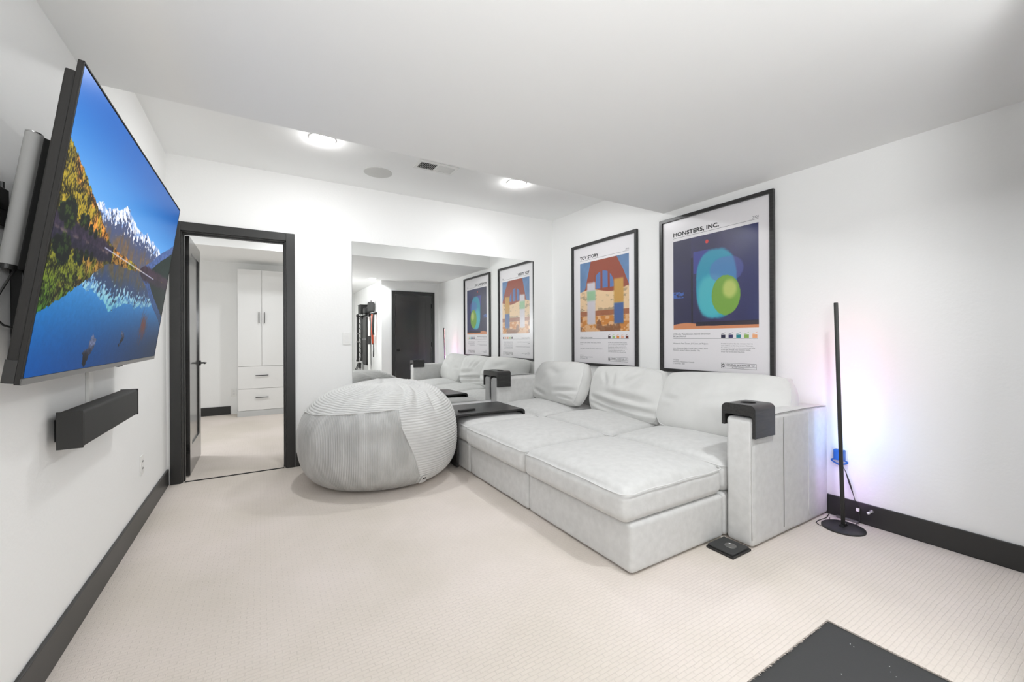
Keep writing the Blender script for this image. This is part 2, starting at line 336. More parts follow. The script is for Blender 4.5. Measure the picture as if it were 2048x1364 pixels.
# ------------------------------------------------------------------ wall plates
def wall_plate(name, label, cat, loc, rot, kind):
    t = thing(name, label, cat, loc, rot)          # local: plate in the XZ plane facing -Y
    B(-.036, .036, -.006, 0, -.06, .06).build('cover_plate', 'whiteplastic', t, bevel=.002)
    if kind == 'switch':
        B(-.017, .017, -.008, -.004, -.034, .034).build('rocker', 'laminate', t, bevel=.001)
    else:
        for z in (-.022, .022):
            s_ = B(-.0165, .0165, -.0075, -.004, z-.016, z+.016).build('socket', 'laminate', t, bevel=.001)
            MB().box(-.007, -.005, -.0085, -.007, z-.005, z+.006).box(.005, .007, -.0085, -.007, z-.005, z+.006).build('slot', 'darkgap', s_)
    return t
wall_plate('light_switch', 'white rocker light switch on the wall left of the mirror', 'light switch', (.712, YB, 1.163), (0, 0, 0), 'switch')
wall_plate('wall_outlet', 'white power outlet low on the television wall near the corner', 'outlet', (XL, 3.43, .375), (0, 0, R(90)), 'outlet')
wall_plate('wall_outlet', 'white power outlet beside the wardrobe in the next room', 'outlet', (-.355, 7.78, .335), (0, 0, 0), 'outlet')
wall_plate('wall_outlet', 'white power outlet behind the black pole lamp', 'outlet', (XR, 1.185, .375), (0, 0, R(-90)), 'outlet')

# ------------------------------------------------------------------ mirror
mr = thing('wall_mirror', 'large frameless wall mirror above the sectional sofa end', 'mirror', (0, 0, 0))
B(.763, 2.894, YB-.005, YB-.0005, .45, 2.107).build('backing', 'plastic', mr)
B(.7635, 2.8935, YB-.0058, YB-.0052, .4505, 2.1065).build('mirror_pane', 'mirror', mr)

# ------------------------------------------------------------------ picture helpers (painted in numpy, no files)
def vnoise(h, w_, fy, fx, seed):
    g = np.random.RandomState(seed).rand(int(fy)+2, int(fx)+2)
    y = np.linspace(0, fy, h, endpoint=False); x = np.linspace(0, fx, w_, endpoint=False)
    yi = y.astype(int); xi = x.astype(int); ty = (y-yi)[:, None]; tx = (x-xi)[None, :]
    ty = ty*ty*(3-2*ty); tx = tx*tx*(3-2*tx)
    a = g[yi][:, xi]; b = g[yi][:, xi+1]; c = g[yi+1][:, xi]; d = g[yi+1][:, xi+1]
    return (a*(1-tx)+b*tx)*(1-ty) + (c*(1-tx)+d*tx)*ty
def fbm(h, w_, fy, fx, seed, oc=4):
    r = np.zeros((h, w_)); a = 1; s = 0
    for k in range(oc): r += a*vnoise(h, w_, fy*2**k, fx*2**k, seed+k); s += a; a *= .55
    return r/s
def to_image(name, rgb):
    h, w_, _ = rgb.shape
    im = bpy.data.images.new(name, w_, h, alpha=False)
    px = np.ones((h, w_, 4), np.float32); px[..., :3] = np.clip(rgb, 0, 1)
    im.pixels.foreach_set(px.ravel()); im.update(); im.pack(); return im
def c255(*c): return np.array(c)/255.
def mixc(img, col, a): img[:] = img*(1-a[..., None]) + np.asarray(col)*a[..., None]
def sstep(x, a, b): t = np.clip((x-a)/(b-a), 0, 1); return t*t*(3-2*t)

def lake_picture():
    Wd, Hd = 1200, 686
    s = np.linspace(0, 1, Wd)[None, :].repeat(Hd, 0); t = np.linspace(0, 1, Hd)[:, None].repeat(Wd, 1)
    hz = .4825
    n1 = fbm(Hd, Wd, 24, 40, 1, 5); n2 = fbm(Hd, Wd, 70, 110, 7, 4); n3 = fbm(Hd, Wd, 10, 16, 12, 5); n4 = fbm(Hd, Wd, 8, 70, 21, 3)
    img = np.zeros((Hd, Wd, 3))
    k = sstep(t, .55, 1.0)[..., None]
    img[:] = c255(118, 180, 236)*(1-k) + c255(36, 118, 200)*k
    img *= (1 - .14*s[..., None]*k)
    prof = lambda xs, ys: np.interp(s, xs, ys)
    # snowy range
    jag = (fbm(Hd, Wd, 1, 60, 33, 4)[Hd//2][None, :]-.5)
    ridge = prof([.10,.169,.203,.235,.26,.299,.33,.377,.40,.43,.465,.50,.557,.585,.609,.64,.665,.687,.72,.76,.80,.86], [.60,.632,.664,.645,.655,.680,.684,.728,.722,.700,.690,.672,.668,.676,.694,.672,.664,.678,.664,.660,.655,.58]) + jag*.022
    base = .53
    rel = (ridge - t)/np.maximum(ridge-base, .01)
    mtn = sstep(ridge - t, 0, .003)
    diag = (fbm(Hd, Wd, 30, 160, 91, 4)-.5)*2.2 + np.sin((s*1.6 + t*.9)*120 + n1*14)*.45
    rock = c255(78, 94, 132)*(1-n2[..., None]*.5) + c255(56, 52, 62)*n2[..., None]
    col = rock.copy()
    snow = sstep(-rel + .40 + (n2-.5)*1.1 + diag*.22, 0, .14)
    lit = sstep(diag + (n1-.5)*2, -.25, .25)[..., None]
    col = col*(1-snow[..., None]) + (c255(150, 178, 222)*(1-lit) + c255(244, 244, 248)*lit)*snow[..., None]
    gold = sstep(rel + (n3-.5)*.6, .5, .95)*(.25+.6*sstep(n4, .4, .62))
    col = col*(1-gold[..., None]*.75) + (c255(120, 86, 40)*(1-n2[..., None]) + c255(176, 132, 66)*n2[..., None])*gold[..., None]*.75
    img[:] = img*(1-mtn[..., None]) + col*mtn[..., None]
    # right dark slope
    rr = prof([.60,.67,.74,.83,.90,1.0], [.50,.540,.585,.652,.692,.756]) + (fbm(Hd, Wd, 1, 90, 51, 3)[5][None, :]-.5)*.012
    a = sstep(rr - t, 0, .004); dd = (rr-t)
    c = np.where((dd < .055)[..., None], c255(84, 108, 158), c255(24, 48, 44))*(.75+.5*n2[..., None])
    low = sstep(-(t-hz) + .05 + (n2-.5)*.04, 0, .02)[..., None]
    c = c*(1-low) + c255(66, 50, 66)*(.7+.6*n1[..., None])*low
    a = a*(s > .6)
    img[:] = img*(1-a[..., None]) + c*a[..., None]
    # left sunlit hillside
    hr = prof([0,.04,.083,.13,.181,.22,.26,.307,.36,.45,.537,.62], [.765,.738,.708,.672,.630,.598,.560,.526,.514,.508,.500,.482]) + (fbm(Hd, Wd, 1, 150, 61, 3)[9][None, :]-.5)*.016
    a = sstep(hr - t, 0, .004)
    tree = fbm(Hd, Wd, 110, 330, 71, 3)*.6 + fbm(Hd, Wd, 28, 60, 75, 3)*.4
    c = c255(70, 72, 18)*(1-tree[..., None]) + c255(196, 168, 56)*tree[..., None]
    hot = sstep(n3 + (hr < 9)*0 - (hr-t)*1.5, .40, .55)[..., None]
    c = c*(1-hot*.7) + (c255(170, 96, 44)*(1-tree[..., None]) + c255(232, 160, 84)*tree[..., None])*hot*.7
    c *= (.35 + .85*sstep(tree, .36, .62))[..., None]
    shade = sstep(.535 - t + (n3-.5)*.03, 0, .02)*(s < .33)
    c = c*(1-shade[..., None]) + (c255(26, 22, 40)*(1-n2[..., None]) + c255(88, 74, 96)*n2[..., None])*shade[..., None]
    for (cx, cy, rx, ry) in [(.058, .545, .030, .055), (.028, .535, .022, .030), (.118, .545, .012, .026), (.142, .548, .014, .032), (.17, .53, .012, .022), (.20, .525, .01, .02)]:
        e = sstep(1.25 - ((s-cx)/rx)**2 - ((t-cy)/ry)**2 + (n2-.5)*1.2, 0, .4)
        c = c*(1-e[..., None]) + (c255(14, 26, 20)+c255(50, 56, 14)*sstep(n2, .5, .75)[..., None])*e[..., None]
    img[:] = img*(1-a[..., None]) + c*a[..., None]
    # water = mirrored picture, darkened
    hrow = int(hz*Hd); flip = img.copy()
    rows = np.clip(2*hrow - np.arange(Hd), 0, Hd-1)
    wob = (fbm(Hd, Wd, 120, 6, 81, 2)-.5)*3
    cols = np.clip(np.arange(Wd)[None, :] + wob.astype(int), 0, Wd-1)
    refl = flip[rows][np.arange(Hd)[:, None], cols]
    depth = sstep(hz - t, 0, .48)[..., None]
    tint = c255(205, 220, 230)*(1-depth) + c255(50, 188, 200)*depth
    refl = refl*tint*(1 - .50*depth*s[..., None])
    refl = refl*(1 + (n2[..., None]-.5)*.10)
    wm = (t < hz)
    img[wm] = refl[wm]
    # pale gravel spit and dark shoreline
    sy = np.interp(s, [.28, .776], [.497, .474]); a = np.exp(-((t-sy)/.0035)**2)*(s > .27)*(s < .78)
    mixc(img, c255(200, 205, 225), a*.8)
    sy = np.interp(s, [0, .3], [.478, .482]); a = np.exp(-((t-sy)/.006)**2)*(s < .3)*sstep(n1, .4, .6)
    mixc(img, c255(150, 130, 120), a*.6)
    # rocks and reeds
    def blob(pts, dark, light):
        P = np.array(pts); n = len(P); ins = np.ones(s.shape, bool)
        for i in range(n):
            x0, y0 = P[i]; x1, y1 = P[(i+1) % n]
            ins &= ((x1-x0)*(t-y0) - (y1-y0)*(s-x0)) <= .0004*(n1-.5)*8
        up = sstep(t, P[:, 1].min(), P[:, 1].max())[..., None]
        img[ins] = ((dark*(1-up) + light*up)*(.5+1.0*n2[..., None]))[ins]
    blob([(.252, .060), (.285, .100), (.305, .118), (.312, .098), (.302, .050), (.285, .014), (.262, .012)], c255(14, 14, 22), c255(96, 104, 130))
    blob([(.530, .120), (.545, .152), (.560, .148), (.566, .122), (.552, .098), (.538, .104)], c255(16, 16, 28), c255(80, 84, 104))
    rn = random.Random(8)
    for k in range(150):
        cx, cy = rn.gauss(.752, .020), rn.gauss(.185, .035); hh = rn.uniform(.01, .035)
        a = (np.abs(s-cx-(t-cy)*.15) < .0011)*(np.abs(t-cy) < hh)
        img[a] = img[a]*.35 + c255(110, 56, 40)*.65
    for k in range(260):
        cx, cy = rn.uniform(.3, .9), rn.uniform(.01, .16); i0, j0 = int(cy*Hd), int(cx*Wd); img[i0:i0+1, j0:j0+2] += .12
    return np.clip(img, 0, 1)**1.18

# ------------------------------------------------------------------ television
TW, TH = 1.46, 1.46/1.75
tv = thing('television', 'large black flat television tilted down showing a mountain lake', 'television', (-.439, 2.209, 1.464), (R(.3), R(8), R(-.1)))
im = to_image('lake_view', lake_picture())
m = bpy.data.materials.new('lake_view_screen'); m.use_nodes = True; nt = m.node_tree; b = nt.nodes['Principled BSDF']
b.inputs['Base Color'].default_value = (0.004, 0.004, 0.005, 1); b.inputs['Roughness'].default_value = .3; b.inputs['Specular IOR Level'].default_value = .02
ti = nt.nodes.new('ShaderNodeTexImage'); ti.image = im; ti.extension = 'EXTEND'; nt.links.new(ti.outputs['Color'], b.inputs['Emission Color']); b.inputs['Emission Strength'].default_value = 1.2
B(-.012, -.002, -TW/2, TW/2, -TH/2, TH/2).build('bezel', 'bezel', tv, bevel=.001)
MB().box(-.002, .001, -TW/2, TW/2, -TH/2, -TH/2+.016).build('lower_bezel', 'grey_metal', tv)
MB().box(-.002, .0005, -TW/2, -TW/2+.004, -TH/2, TH/2).box(-.002, .0005, TW/2-.004, TW/2, -TH/2, TH/2).box(-.002, .0005, -TW/2, TW/2, TH/2-.004, TH/2).build('edge_strip', 'bezel', tv)
sc_ = MB().add([(0, -TW/2+.008, -TH/2+.017), (0, TW/2-.008, -TH/2+.017), (0, TW/2-.008, TH/2-.009), (0, -TW/2+.008, TH/2-.009)], [(0, 1, 2, 3)]).build('screen', m, tv, fix=False)
uv = sc_.data.uv_layers.new(name='uv'); [setattr(uv.data[i], 'uv', c) for i, c in enumerate([(0, 0), (1, 0), (1, 1), (0, 1)])]
B(-.033, -.012, -TW/2+.002, TW/2-.004, -TH/2+.002, TH/2-.030).build('back_cover', 'bezel', tv, bevel=.004)
B(-.062, -.033, -.62, .62, -TH/2+.05, .1).build('rear_housing', 'plastic', tv, bevel=.006)
B(-.03, -.006, .12, .17, -TH/2-.008, -TH/2).build('sensor', 'plastic', tv, bevel=.002)
B(-.0335, -.012, -TW/2-.0006, -TW/2+.004, -TH/2+.003, -TH/2+.06).build('corner_pad', 'plastic', tv)
# wall mount
mn = thing('tv_wall_mount', 'black articulated bracket between the wall and the television', 'wall mount', (XL, 2.2, 1.45))
B(0, .012, -.36, .36, -.11, .11).build('wall_plate', 'blackmetal', mn, bevel=.002)
for s_ in (-1, 1):
    MB().box(.012, .040, s_*.30-.03, s_*.30+.03, -.08, .08).build('pivot', 'blackmetal', mn, bevel=.003)
    MB().add([(.02, s_*.30-.012, -.02), (.02, s_*.30+.012, -.02), (.115, s_*.16+.012, -.02), (.115, s_*.16-.012, -.02), (.02, s_*.30-.012, .02), (.02, s_*.30+.012, .02), (.115, s_*.16+.012, .02), (.115, s_*.16-.012, .02)],
             [(0,3,2,1),(4,5,6,7),(0,1,5,4),(1,2,6,5),(2,3,7,6),(3,0,4,7)]).build('arm', 'blackmetal', mn)
MB().box(.10, .118, -.25, .25, -.03, .03).build('cross_bar', 'blackmetal', mn, bevel=.002)
B(.006, .034, -.375, -.300, -.36, -.02).build('lower_rail', 'blackmetal', mn, bevel=.003)
B(.02, .07, -.215, -.175, -.12, .24).build('upright_bracket', 'blackmetal', mn, bevel=.003); MB().cyl((.03, -.215, .20), (.03, -.28, .20), .008, 8).build('bolt', 'chrome', mn)
MB().box(.02, .05, -.30, -.215, .17, .20).build('bracket_tab', 'blackmetal', mn, bevel=.002)
# grey side speaker behind the set
spk = thing('tube_speaker', 'slim upright grey fronted speaker behind the left edge of the television', 'speaker', (-.576, 1.75, 1.562), (0, R(8), 0))
pr = [(.030*math.cos(a), .028*math.sin(a)) for a in np.linspace(0, 2*math.pi, 24, endpoint=False)]
front = MB(); back = MB()
arc = [(-.005 + .017*math.cos(a), -.020 + .016*math.sin(a)) for a in np.linspace(R(180), R(360), 14)]
front.prism(arc + [(.012, -.006), (-.022, -.006)], -.192, .190, 'z'); front.build('grille_cloth', 'speaker_grey', spk, smooth=True)
back.prism([(-.022, -.0055), (.012, -.0055), (.024, .010), (.026, .040), (-.022, .040)], -.20, .192, 'z').build('cabinet', 'plastic', spk, bevel=.003)
MB().prism(arc + [(.012, -.006), (-.022, -.006)], .1905, .194, 'z').build('end_cap', 'chrome', spk)
MB().prism(arc + [(.012, -.006), (-.022, -.006)], -.205, -.1925, 'z').build('end_cap', 'plastic', spk)
cb = MB().tube([(XL+.045, 1.77, 1.38), (XL+.035, 1.745, 1.34), (XL+.02, 1.72, 1.28), (XL+.012, 1.66, 1.25), (XL+.03, 1.72, 1.20), (XL+.05, 1.9, 1.17)], .003, 6).build('speaker_cable', 'plastic', smooth=True)
tag(cb, 'thin black cable drooping behind the television below the tube speaker', 'cable')
bx = thing('media_box', 'small black box fixed to the wall behind the television', 'media box', (XL, 1.735, 1.535))
B(0, .022, -.045, .045, -.055, .055).build('housing', 'plastic', bx, bevel=.003); B(.022, .026, -.02, .02, -.008, .008).build('bracket_clip', 'blackmetal', bx); MB().cyl((.012, .03, .055), (.012, .03, .075), .006, 8).build('antenna', 'plastic', bx)
# raceway and soundbar
rw = MB().box(XL, XL+.014, 2.462, 2.508, .80, 1.06); tag(rw.build('cable_raceway', 'whiteplastic', bevel=.003), 'white vertical cable raceway between the television and the soundbar', 'cable cover')
sb = thing('soundbar', 'charcoal soundbar mounted on the wall below the television', 'soundbar', (XL, 2.45, .837))
SB0, SB1 = -.645+.245, .39
Y0 = 2.075 - 2.45; Y1 = 2.865 - 2.45
sbx0, sbx1 = .026, .095
B(sbx0, sbx1, Y0+.004, Y1-.004, -.066, .066).build('grille', 'soundcloth', sb, bevel=.012, seg=4, smooth=True)
for y in (Y0, Y1-.004): B(sbx0, sbx1+.0008, y, y+.004, -.0668, .0668).build('end_panel', 'plastic', sb, bevel=.0015)
B(0, sbx0, Y0+.075, Y1-.075, -.05, .03).build('wall_bracket', 'blackmetal', sb)

# ------------------------------------------------------------------ posters
def art_blue(h=540, w_=510):
    s = np.linspace(0, 1, w_)[None, :].repeat(h, 0); t = np.linspace(0, 1, h)[:, None].repeat(w_, 1)
    n = fbm(h, w_, 6, 6, 3, 4); nf = fbm(h, w_, 60, 40, 9, 3)
    im = np.zeros((h, w_, 3)); im[:] = c255(46, 44, 88); im *= (.75 + .5*n[..., None]); mixc(im, c255(30, 42, 104), sstep(s, .6, 1)*.6)
    mixc(im, c255(30, 30, 64), ((s < .24) & (t > .05)).astype(float)*.6); mixc(im, c255(16, 16, 40), (np.abs(s-.25) < .012)*(t < .78)*1.)
    mixc(im, c255(62, 74, 170), ((s > .27) & (s < .47) & (t > .6) & (t < .84)).astype(float)*.7)
    def soft(cx, cy, rx, ry, p, e=.25): return sstep(1 - (np.abs((s-cx)/rx)**p + np.abs((t-cy)/ry)**p) + (nf-.5)*.12, 0, e)
    a = soft(.54, .47, .25, .38, 2.6); mixc(im, c255(40, 150, 180), a); a2 = soft(.50, .34, .20, .26, 2.4, .6); mixc(im, c255(96, 205, 205), a2*.6)
    a = soft(.66, .60, .20, .14, 2.2); mixc(im, c255(96, 110, 190), a*.5)
    mixc(im, c255(214, 140, 96), sstep(.055 + .02*np.sin(s*9) - t, 0, .012)); mixc(im, c255(30, 26, 44), ((t > .03) & (t < .075) & (s > .3)).astype(float)*.9)
    a = soft(.655, .34, .165, .21, 2.0, .12); mixc(im, c255(120, 166, 62), a); a = soft(.70, .40, .10, .12, 2, .8); mixc(im, c255(206, 214, 120), a*.8)
    mixc(im, c255(60, 110, 200), ((s < .14) & (t > .35) & (t < .42)).astype(float)*.8*(nf > .45)); mixc(im, c255(214, 60, 60), soft(.44, .925, .022, .022, 2, .4))
    return im
def art_amber(h=540, w_=500):
    s = np.linspace(0, 1, w_)[None, :].repeat(h, 0); t = np.linspace(0, 1, h)[:, None].repeat(w_, 1)
    n = fbm(h, w_, 5, 5, 13, 4); nf = fbm(h, w_, 26, 12, 19, 4)
    im = np.zeros((h, w_, 3)); im[:] = c255(96, 132, 176); im *= (.85 + .3*n[..., None])
    head = np.interp(s, [0, .12, .26, .5, .74, .9, 1], [.5, .62, 1.05, 1.1, 1.05, .8, .6]); mixc(im, c255(146, 66, 42)*1.0, (t < head).astype(float)*(t > .45))
    arch = ((np.abs((s-.5)/.22)**2 + np.abs((t-.62)/.22)**2) < 1) & (t > .6); mixc(im, c255(84, 116, 172), arch.astype(float))
    for x in (.47, .62, .33): mixc(im, c255(140, 62, 38), (np.abs(s-x) < .022)*(t > .58)*(t < .84)*1.)
    bed = sstep(.58 + .03*np.sin(s*7) - t, 0, .015); mixc(im, c255(232, 200, 158), bed); im *= (1 - bed*.25*sstep(nf, .5, .7))[..., None]
    mixc(im, c255(150, 80, 44), ((t > .22) & (t < .29)).astype(float)*.85)
    low = sstep(.22 - t, 0, .01); mixc(im, c255(226, 178, 130), low); mixc(im, c255(204, 130, 50), low*sstep(nf, .48, .56)); mixc(im, c255(110, 66, 40), low*sstep(n, .58, .66)*.7)
    def blk(x0, x1, y0, y1, c, e=.02): mixc(im, c, sstep(s, x0-e, x0+e)*sstep(-s, -x1-e, -x1+e)*sstep(t, y0-e, y0+e)*sstep(-t, -y1-e, -y1+e))
    blk(.16, .34, .10, .70, c255(206, 200, 206)); blk(.16, .34, .44, .58, c255(150, 190, 150))
    blk(.72, .90, .10, .38, c255(66, 96, 150)); blk(.72, .90, .38, .70, c255(196, 150, 70))
    return im
def img_mat(name, im, rough=.5):
    m = bpy.data.materials.new(name); m.use_nodes = True; b = m.node_tree.nodes['Principled BSDF']; b.inputs['Roughness'].default_value = rough
    ti = m.node_tree.nodes.new('ShaderNodeTexImage'); ti.image = im; ti.extension = 'EXTEND'; m.node_tree.links.new(ti.outputs['Color'], b.inputs['Base Color']); return m
def flat(name, x0, x1, z0, z1, y, mat, parent):
    o = MB().add([(x0, y, z0), (x1, y, z0), (x1, y, z1), (x0, y, z1)], [(0, 1, 2, 3)]).build(name, mat, parent, fix=False)
    uv = o.data.uv_layers.new(name='uv'); [setattr(uv.data[i], 'uv', c) for i, c in enumerate([(0, 0), (1, 0), (1, 1), (0, 1)])]
    return o
def lettering(body, x, z, size, mat, parent, y=-.0062, width=None, bold=0, spacing=1.0, name='lettering', right=False, line=1.0):
    cu = bpy.data.curves.new('lettering', 'FONT'); cu.body = body; cu.size = size; cu.space_character = spacing; cu.space_line = line; cu.fill_mode = 'FRONT'
    ob = bpy.data.objects.new('tmp_text', cu); COL.objects.link(ob); dg = bpy.context.evaluated_depsgraph_get()
    me = bpy.data.meshes.new_from_object(ob.evaluated_get(dg)); bpy.data.objects.remove(ob)
    xs = [v.co.x for v in me.vertices]; k = (width/(max(xs)-min(xs))) if width else 1.0; x0 = min(xs) if not right else max(xs)
    for v in me.vertices: v.co = ((v.co.x - x0)*k + x, y, v.co.y + z)
    if bold:          # heavier strokes: the outline laid down again with small offsets
        vs = [tuple(v.co) for v in me.vertices]; fs = [tuple(p.vertices) for p in me.polygons]; mb = MB()
        for i, (ox, oz) in enumerate(((0, 0), (bold, 0), (-bold, 0), (0, bold), (0, -bold))): mb.add([(a+ox, b-i*.00002, c+oz) for a, b, c in vs], fs)
        me2 = bpy.data.meshes.new('lettering'); me2.from_pydata(mb.v, [], mb.f); bpy.data.meshes.remove(me); me = me2
    me.materials.clear(); me.materials.append(M[mat]); o = bpy.data.objects.new(name, me); COL.objects.link(o); o.parent = parent
    if size < .03: o['kind'] = 'stuff'      # letters a pixel or two wide
    return o
def poster(label, Yl, art, title, tw, year, film, writers, cast, syn, meta, colours, dz=0):
    # local x runs to the viewer's right, y points into the wall, z up; origin at lower left corner of the frame
    t = thing('framed_poster', label, 'poster', (XR-.001, Yl, .849), (0, 0, R(-90)))
    W_, H_, fw, dp = 1.0, 1.38, .028, .026
    MB().box(0, fw, -dp, 0, 0, H_).box(W_-fw, W_, -dp, 0, 0, H_).box(fw, W_-fw, -dp, 0, 0, fw).box(fw, W_-fw, -dp, 0, H_-fw, H_).build('frame', 'blackwood', t, bevel=.0015)
    B(fw, W_-fw, -.006, -.001, fw, H_-fw).build('print_sheet', 'paper', t)
    flat('artwork', .137, .885, .380, 1.166, -.0061, art, t)
    B(.137, .885, -.0064, -.0061, 1.192, 1.1945).build('rule_line', 'greyink', t); B(.134, .878, -.0064, -.0061, .297, .2995).build('rule_line', 'greyink', t)
    lettering(title, .140, 1.209, .047, 'ink', t, width=tw, bold=.0026, spacing=1.04)
    lettering(year, .886, 1.203, .026, 'greyink', t, right=True)
    lettering(film, .134, .331 if '\n' in film else .306, .0225, 'greyink', t, line=.9, bold=.0002)
    lettering(writers, .132, .250, .0175, 'greyink', t); lettering(cast, .132, .208 if writers.count('\n') == 0 else .182, .0175, 'greyink', t)
    lettering(meta, .130, .105, .0165, 'greyink', t); lettering(syn, .586, .253, .0145, 'greyink', t, width=.272, line=1.12)
    for k, c in enumerate(colours):
        mm = nmat('ink_swatch', tuple((v/255)**2.2 for v in c), .5); x = .587 + k*.0625
        cl = MB().box(x, x+.036, -.0064, -.0061, .302, .328); cl.add([(x, -.0063, .331), (x+.035, -.0063, .344), (x+.036, -.0063, .348), (x, -.0063, .335)], [(0, 1, 2, 3)]); cl.build('clapper_swatch', mm, t, fix=False)
    g = MB(); x0, x1, z0, z1 = .586, .866, .060, .104
    for a in [(x0, x1, z1-.002, z1), (x0, x1, z0, z0+.002), (x0, x0+.002, z0, z1), (x1-.002, x1, z0, z1), (x0+.038, x0+.040, z0, z1), (x0+.04, x1, z0+.016, z0+.018)]: g.box(a[0], a[1], -.0064, -.0061, a[2], a[3])
    rb = g.build('rating_box', 'ink', t)
    lettering('G', x0+.006, z0+.010, .036, 'ink', rb, bold=.0012); lettering('GENERAL AUDIENCES', x0+.046, z0+.023, .0185, 'ink', rb, width=.185, bold=.0004); lettering('ALL AGES ADMITTED', x0+.09, z0+.005, .010, 'ink', rb, bold=.0002)
    e = MB().tube([(x0+.255+.013*math.cos(a), -.0063, z0+.030+.005*math.sin(a)) for a in np.linspace(0, 6.2, 16)], .0009, 4, True); e.build('oval_mark', 'ink', rb)
    flat('clear_cover', fw-.002, W_-fw+.002, fw-.002, H_-fw+.002, -.0115, 'glass', t)
    return t
artA = img_mat('amber_bedroom_print', to_image('amber_print', art_amber())); artB = img_mat('blue_teal_print', to_image('blue_print', art_blue()))
poster('tall framed film poster with an amber and brick red picture, nearer the corner', 3.85, artA, 'TOY STORY', .300, '1995', 'A film by John Lasseter',
       'Written by John Lasseter, Pete Docter, Andrew\nStanton', 'Tom Hanks, Tim Allen, Don Rickles, Wallace Shawn',
       'A cowboy doll is profoundly threatened and jealous\nwhen a new spaceman action figure supplants him as\ntop toy in a boy\'s bedroom. A cowboy doll feels\nthreatened when a new figure arrives and takes his\nplace as the favourite toy in the room. Now the two\nmust put their differences aside and find a way\nhome before the family moves to the new house.',
       '1h 21min\nAnimation, Adventure, Comedy\n22 November 1995', [(70, 52, 58), (160, 200, 120), (226, 140, 60), (238, 180, 150), (110, 46, 34)])
poster('tall framed film poster with a navy, teal and green picture, under the ceiling step', 2.577, artB, 'MONSTERS, INC.', .432, '2001', 'A film by Pete Docter, David Silverman\n& Lee Unkrich',
       'Written by Pete Docter, Jill Culton, Jeff Pidgeon', 'John Goodman, Billy Crystal, Mary Gibbs, Steve\nBuscemi, James Coburn, Jennifer Tilly',
       'In order to power the city, monsters have to\nscare children so that they scream. However,\nthe children are toxic to the monsters, and after\na child gets through, two monsters realize\nthings may not be what they think.',
       '1h 32min\nAnimation, Adventure, Comedy\n2 November 2001', [(34, 30, 62), (52, 46, 92), (30, 140, 150), (140, 178, 88), (240, 170, 120)])

# ------------------------------------------------------------------ upholstery
_gc = {}
def cube_grid(n):
    if n in _gc: return _gc[n]
    g = np.sin(np.linspace(-1, 1, n)*math.pi/2)*.55 + np.linspace(-1, 1, n)*.45; g[0] = -1; g[-1] = 1
    idx = {}; V = []; Fc = []
    def vid(p):
        k = tuple(np.round(p, 5))
        if k not in idx: idx[k] = len(V); V.append(k)
        return idx[k]
    for ax in range(3):
        for sgn in (-1, 1):
            o1, o2 = [(1, 2), (2, 0), (0, 1)][ax]
            ids = np.zeros((n, n), int)
            for i in range(n):
                for j in range(n):
                    p = [0, 0, 0]; p[ax] = sgn; p[o1] = g[i]; p[o2] = g[j]; ids[i, j] = vid(p)
            for i in range(n-1):
                for j in range(n-1):
                    q = (ids[i, j], ids[i+1, j], ids[i+1, j+1], ids[i, j+1]); Fc.append(q if sgn > 0 else q[::-1])
    _gc[n] = (np.array(V), Fc); return _gc[n]
def np_noise(P, seed, k=7, lo=2., hi=9.):
    r = np.random.RandomState(seed); out = np.zeros(len(P))
    for i in range(k):
        f = r.uniform(lo, hi); d = r.normal(size=3); d /= np.linalg.norm(d); out += np.sin(P@d*f + r.uniform(0, 6.28))/k
    return out
def soft_box(name, x0, x1, y0, y1, z0, z1, r, mat, parent, crown=0., side=0., seed=1, n=30, wr=.002, folds=(), tuck=0.):
    V, Fc = cube_grid(n); half = np.array([(x1-x0)/2, (y1-y0)/2, (z1-z0)/2]); c = np.array([(x0+x1)/2, (y0+y1)/2, (z0+z1)/2])
    p = V*half; inner = np.clip(p, -(half-r), half-r); d = p-inner; ln = np.linalg.norm(d, axis=1, keepdims=True); ln[ln == 0] = 1
    q = inner + d/ln*r
    u, v, w_ = V[:, 0], V[:, 1], V[:, 2]
    puff = (1-np.abs(u)**2.6)*(1-np.abs(v)**2.6)
    q[:, 2] += np.where(w_ > 0, np.clip((w_+.2), 0, 1)*crown*puff**.75, 0)
    sx = (1-np.abs(v)**3)*(1-np.abs(w_)**2)
    q[:, 0] += np.sign(u)*(np.abs(u) > .9)*side*sx; 
    nn = q/np.maximum(np.linalg.norm(q/half, axis=1, keepdims=True), .3)/half; nn /= np.maximum(np.linalg.norm(nn, axis=1, keepdims=True), 1e-6)
    q += nn*(np_noise(q+seed, seed, 9, 8, 30)*wr)[:, None]
    for (au, av, bu, bv, wd, dp) in folds:       # creases on the top face, in -1..1 coordinates
        a = np.array([au, av]); b_ = np.array([bu, bv]); e = b_-a; L2 = e@e; P = np.stack([u, v], 1)-a; tt = np.clip(P@e/L2, 0, 1)
        dist = np.linalg.norm((P - tt[:, None]*e)*half[:2], axis=1); q[:, 2] -= (w_ > .9)*dp*np.exp(-(dist/wd)**2)*np.sin(np.clip(tt, .02, .98)*math.pi)**.5
    q += c
    mb = MB(); mb.v = [tuple(a) for a in q]; mb.f = Fc
    return mb.build(name, mat, parent, smooth='all', fix=False)
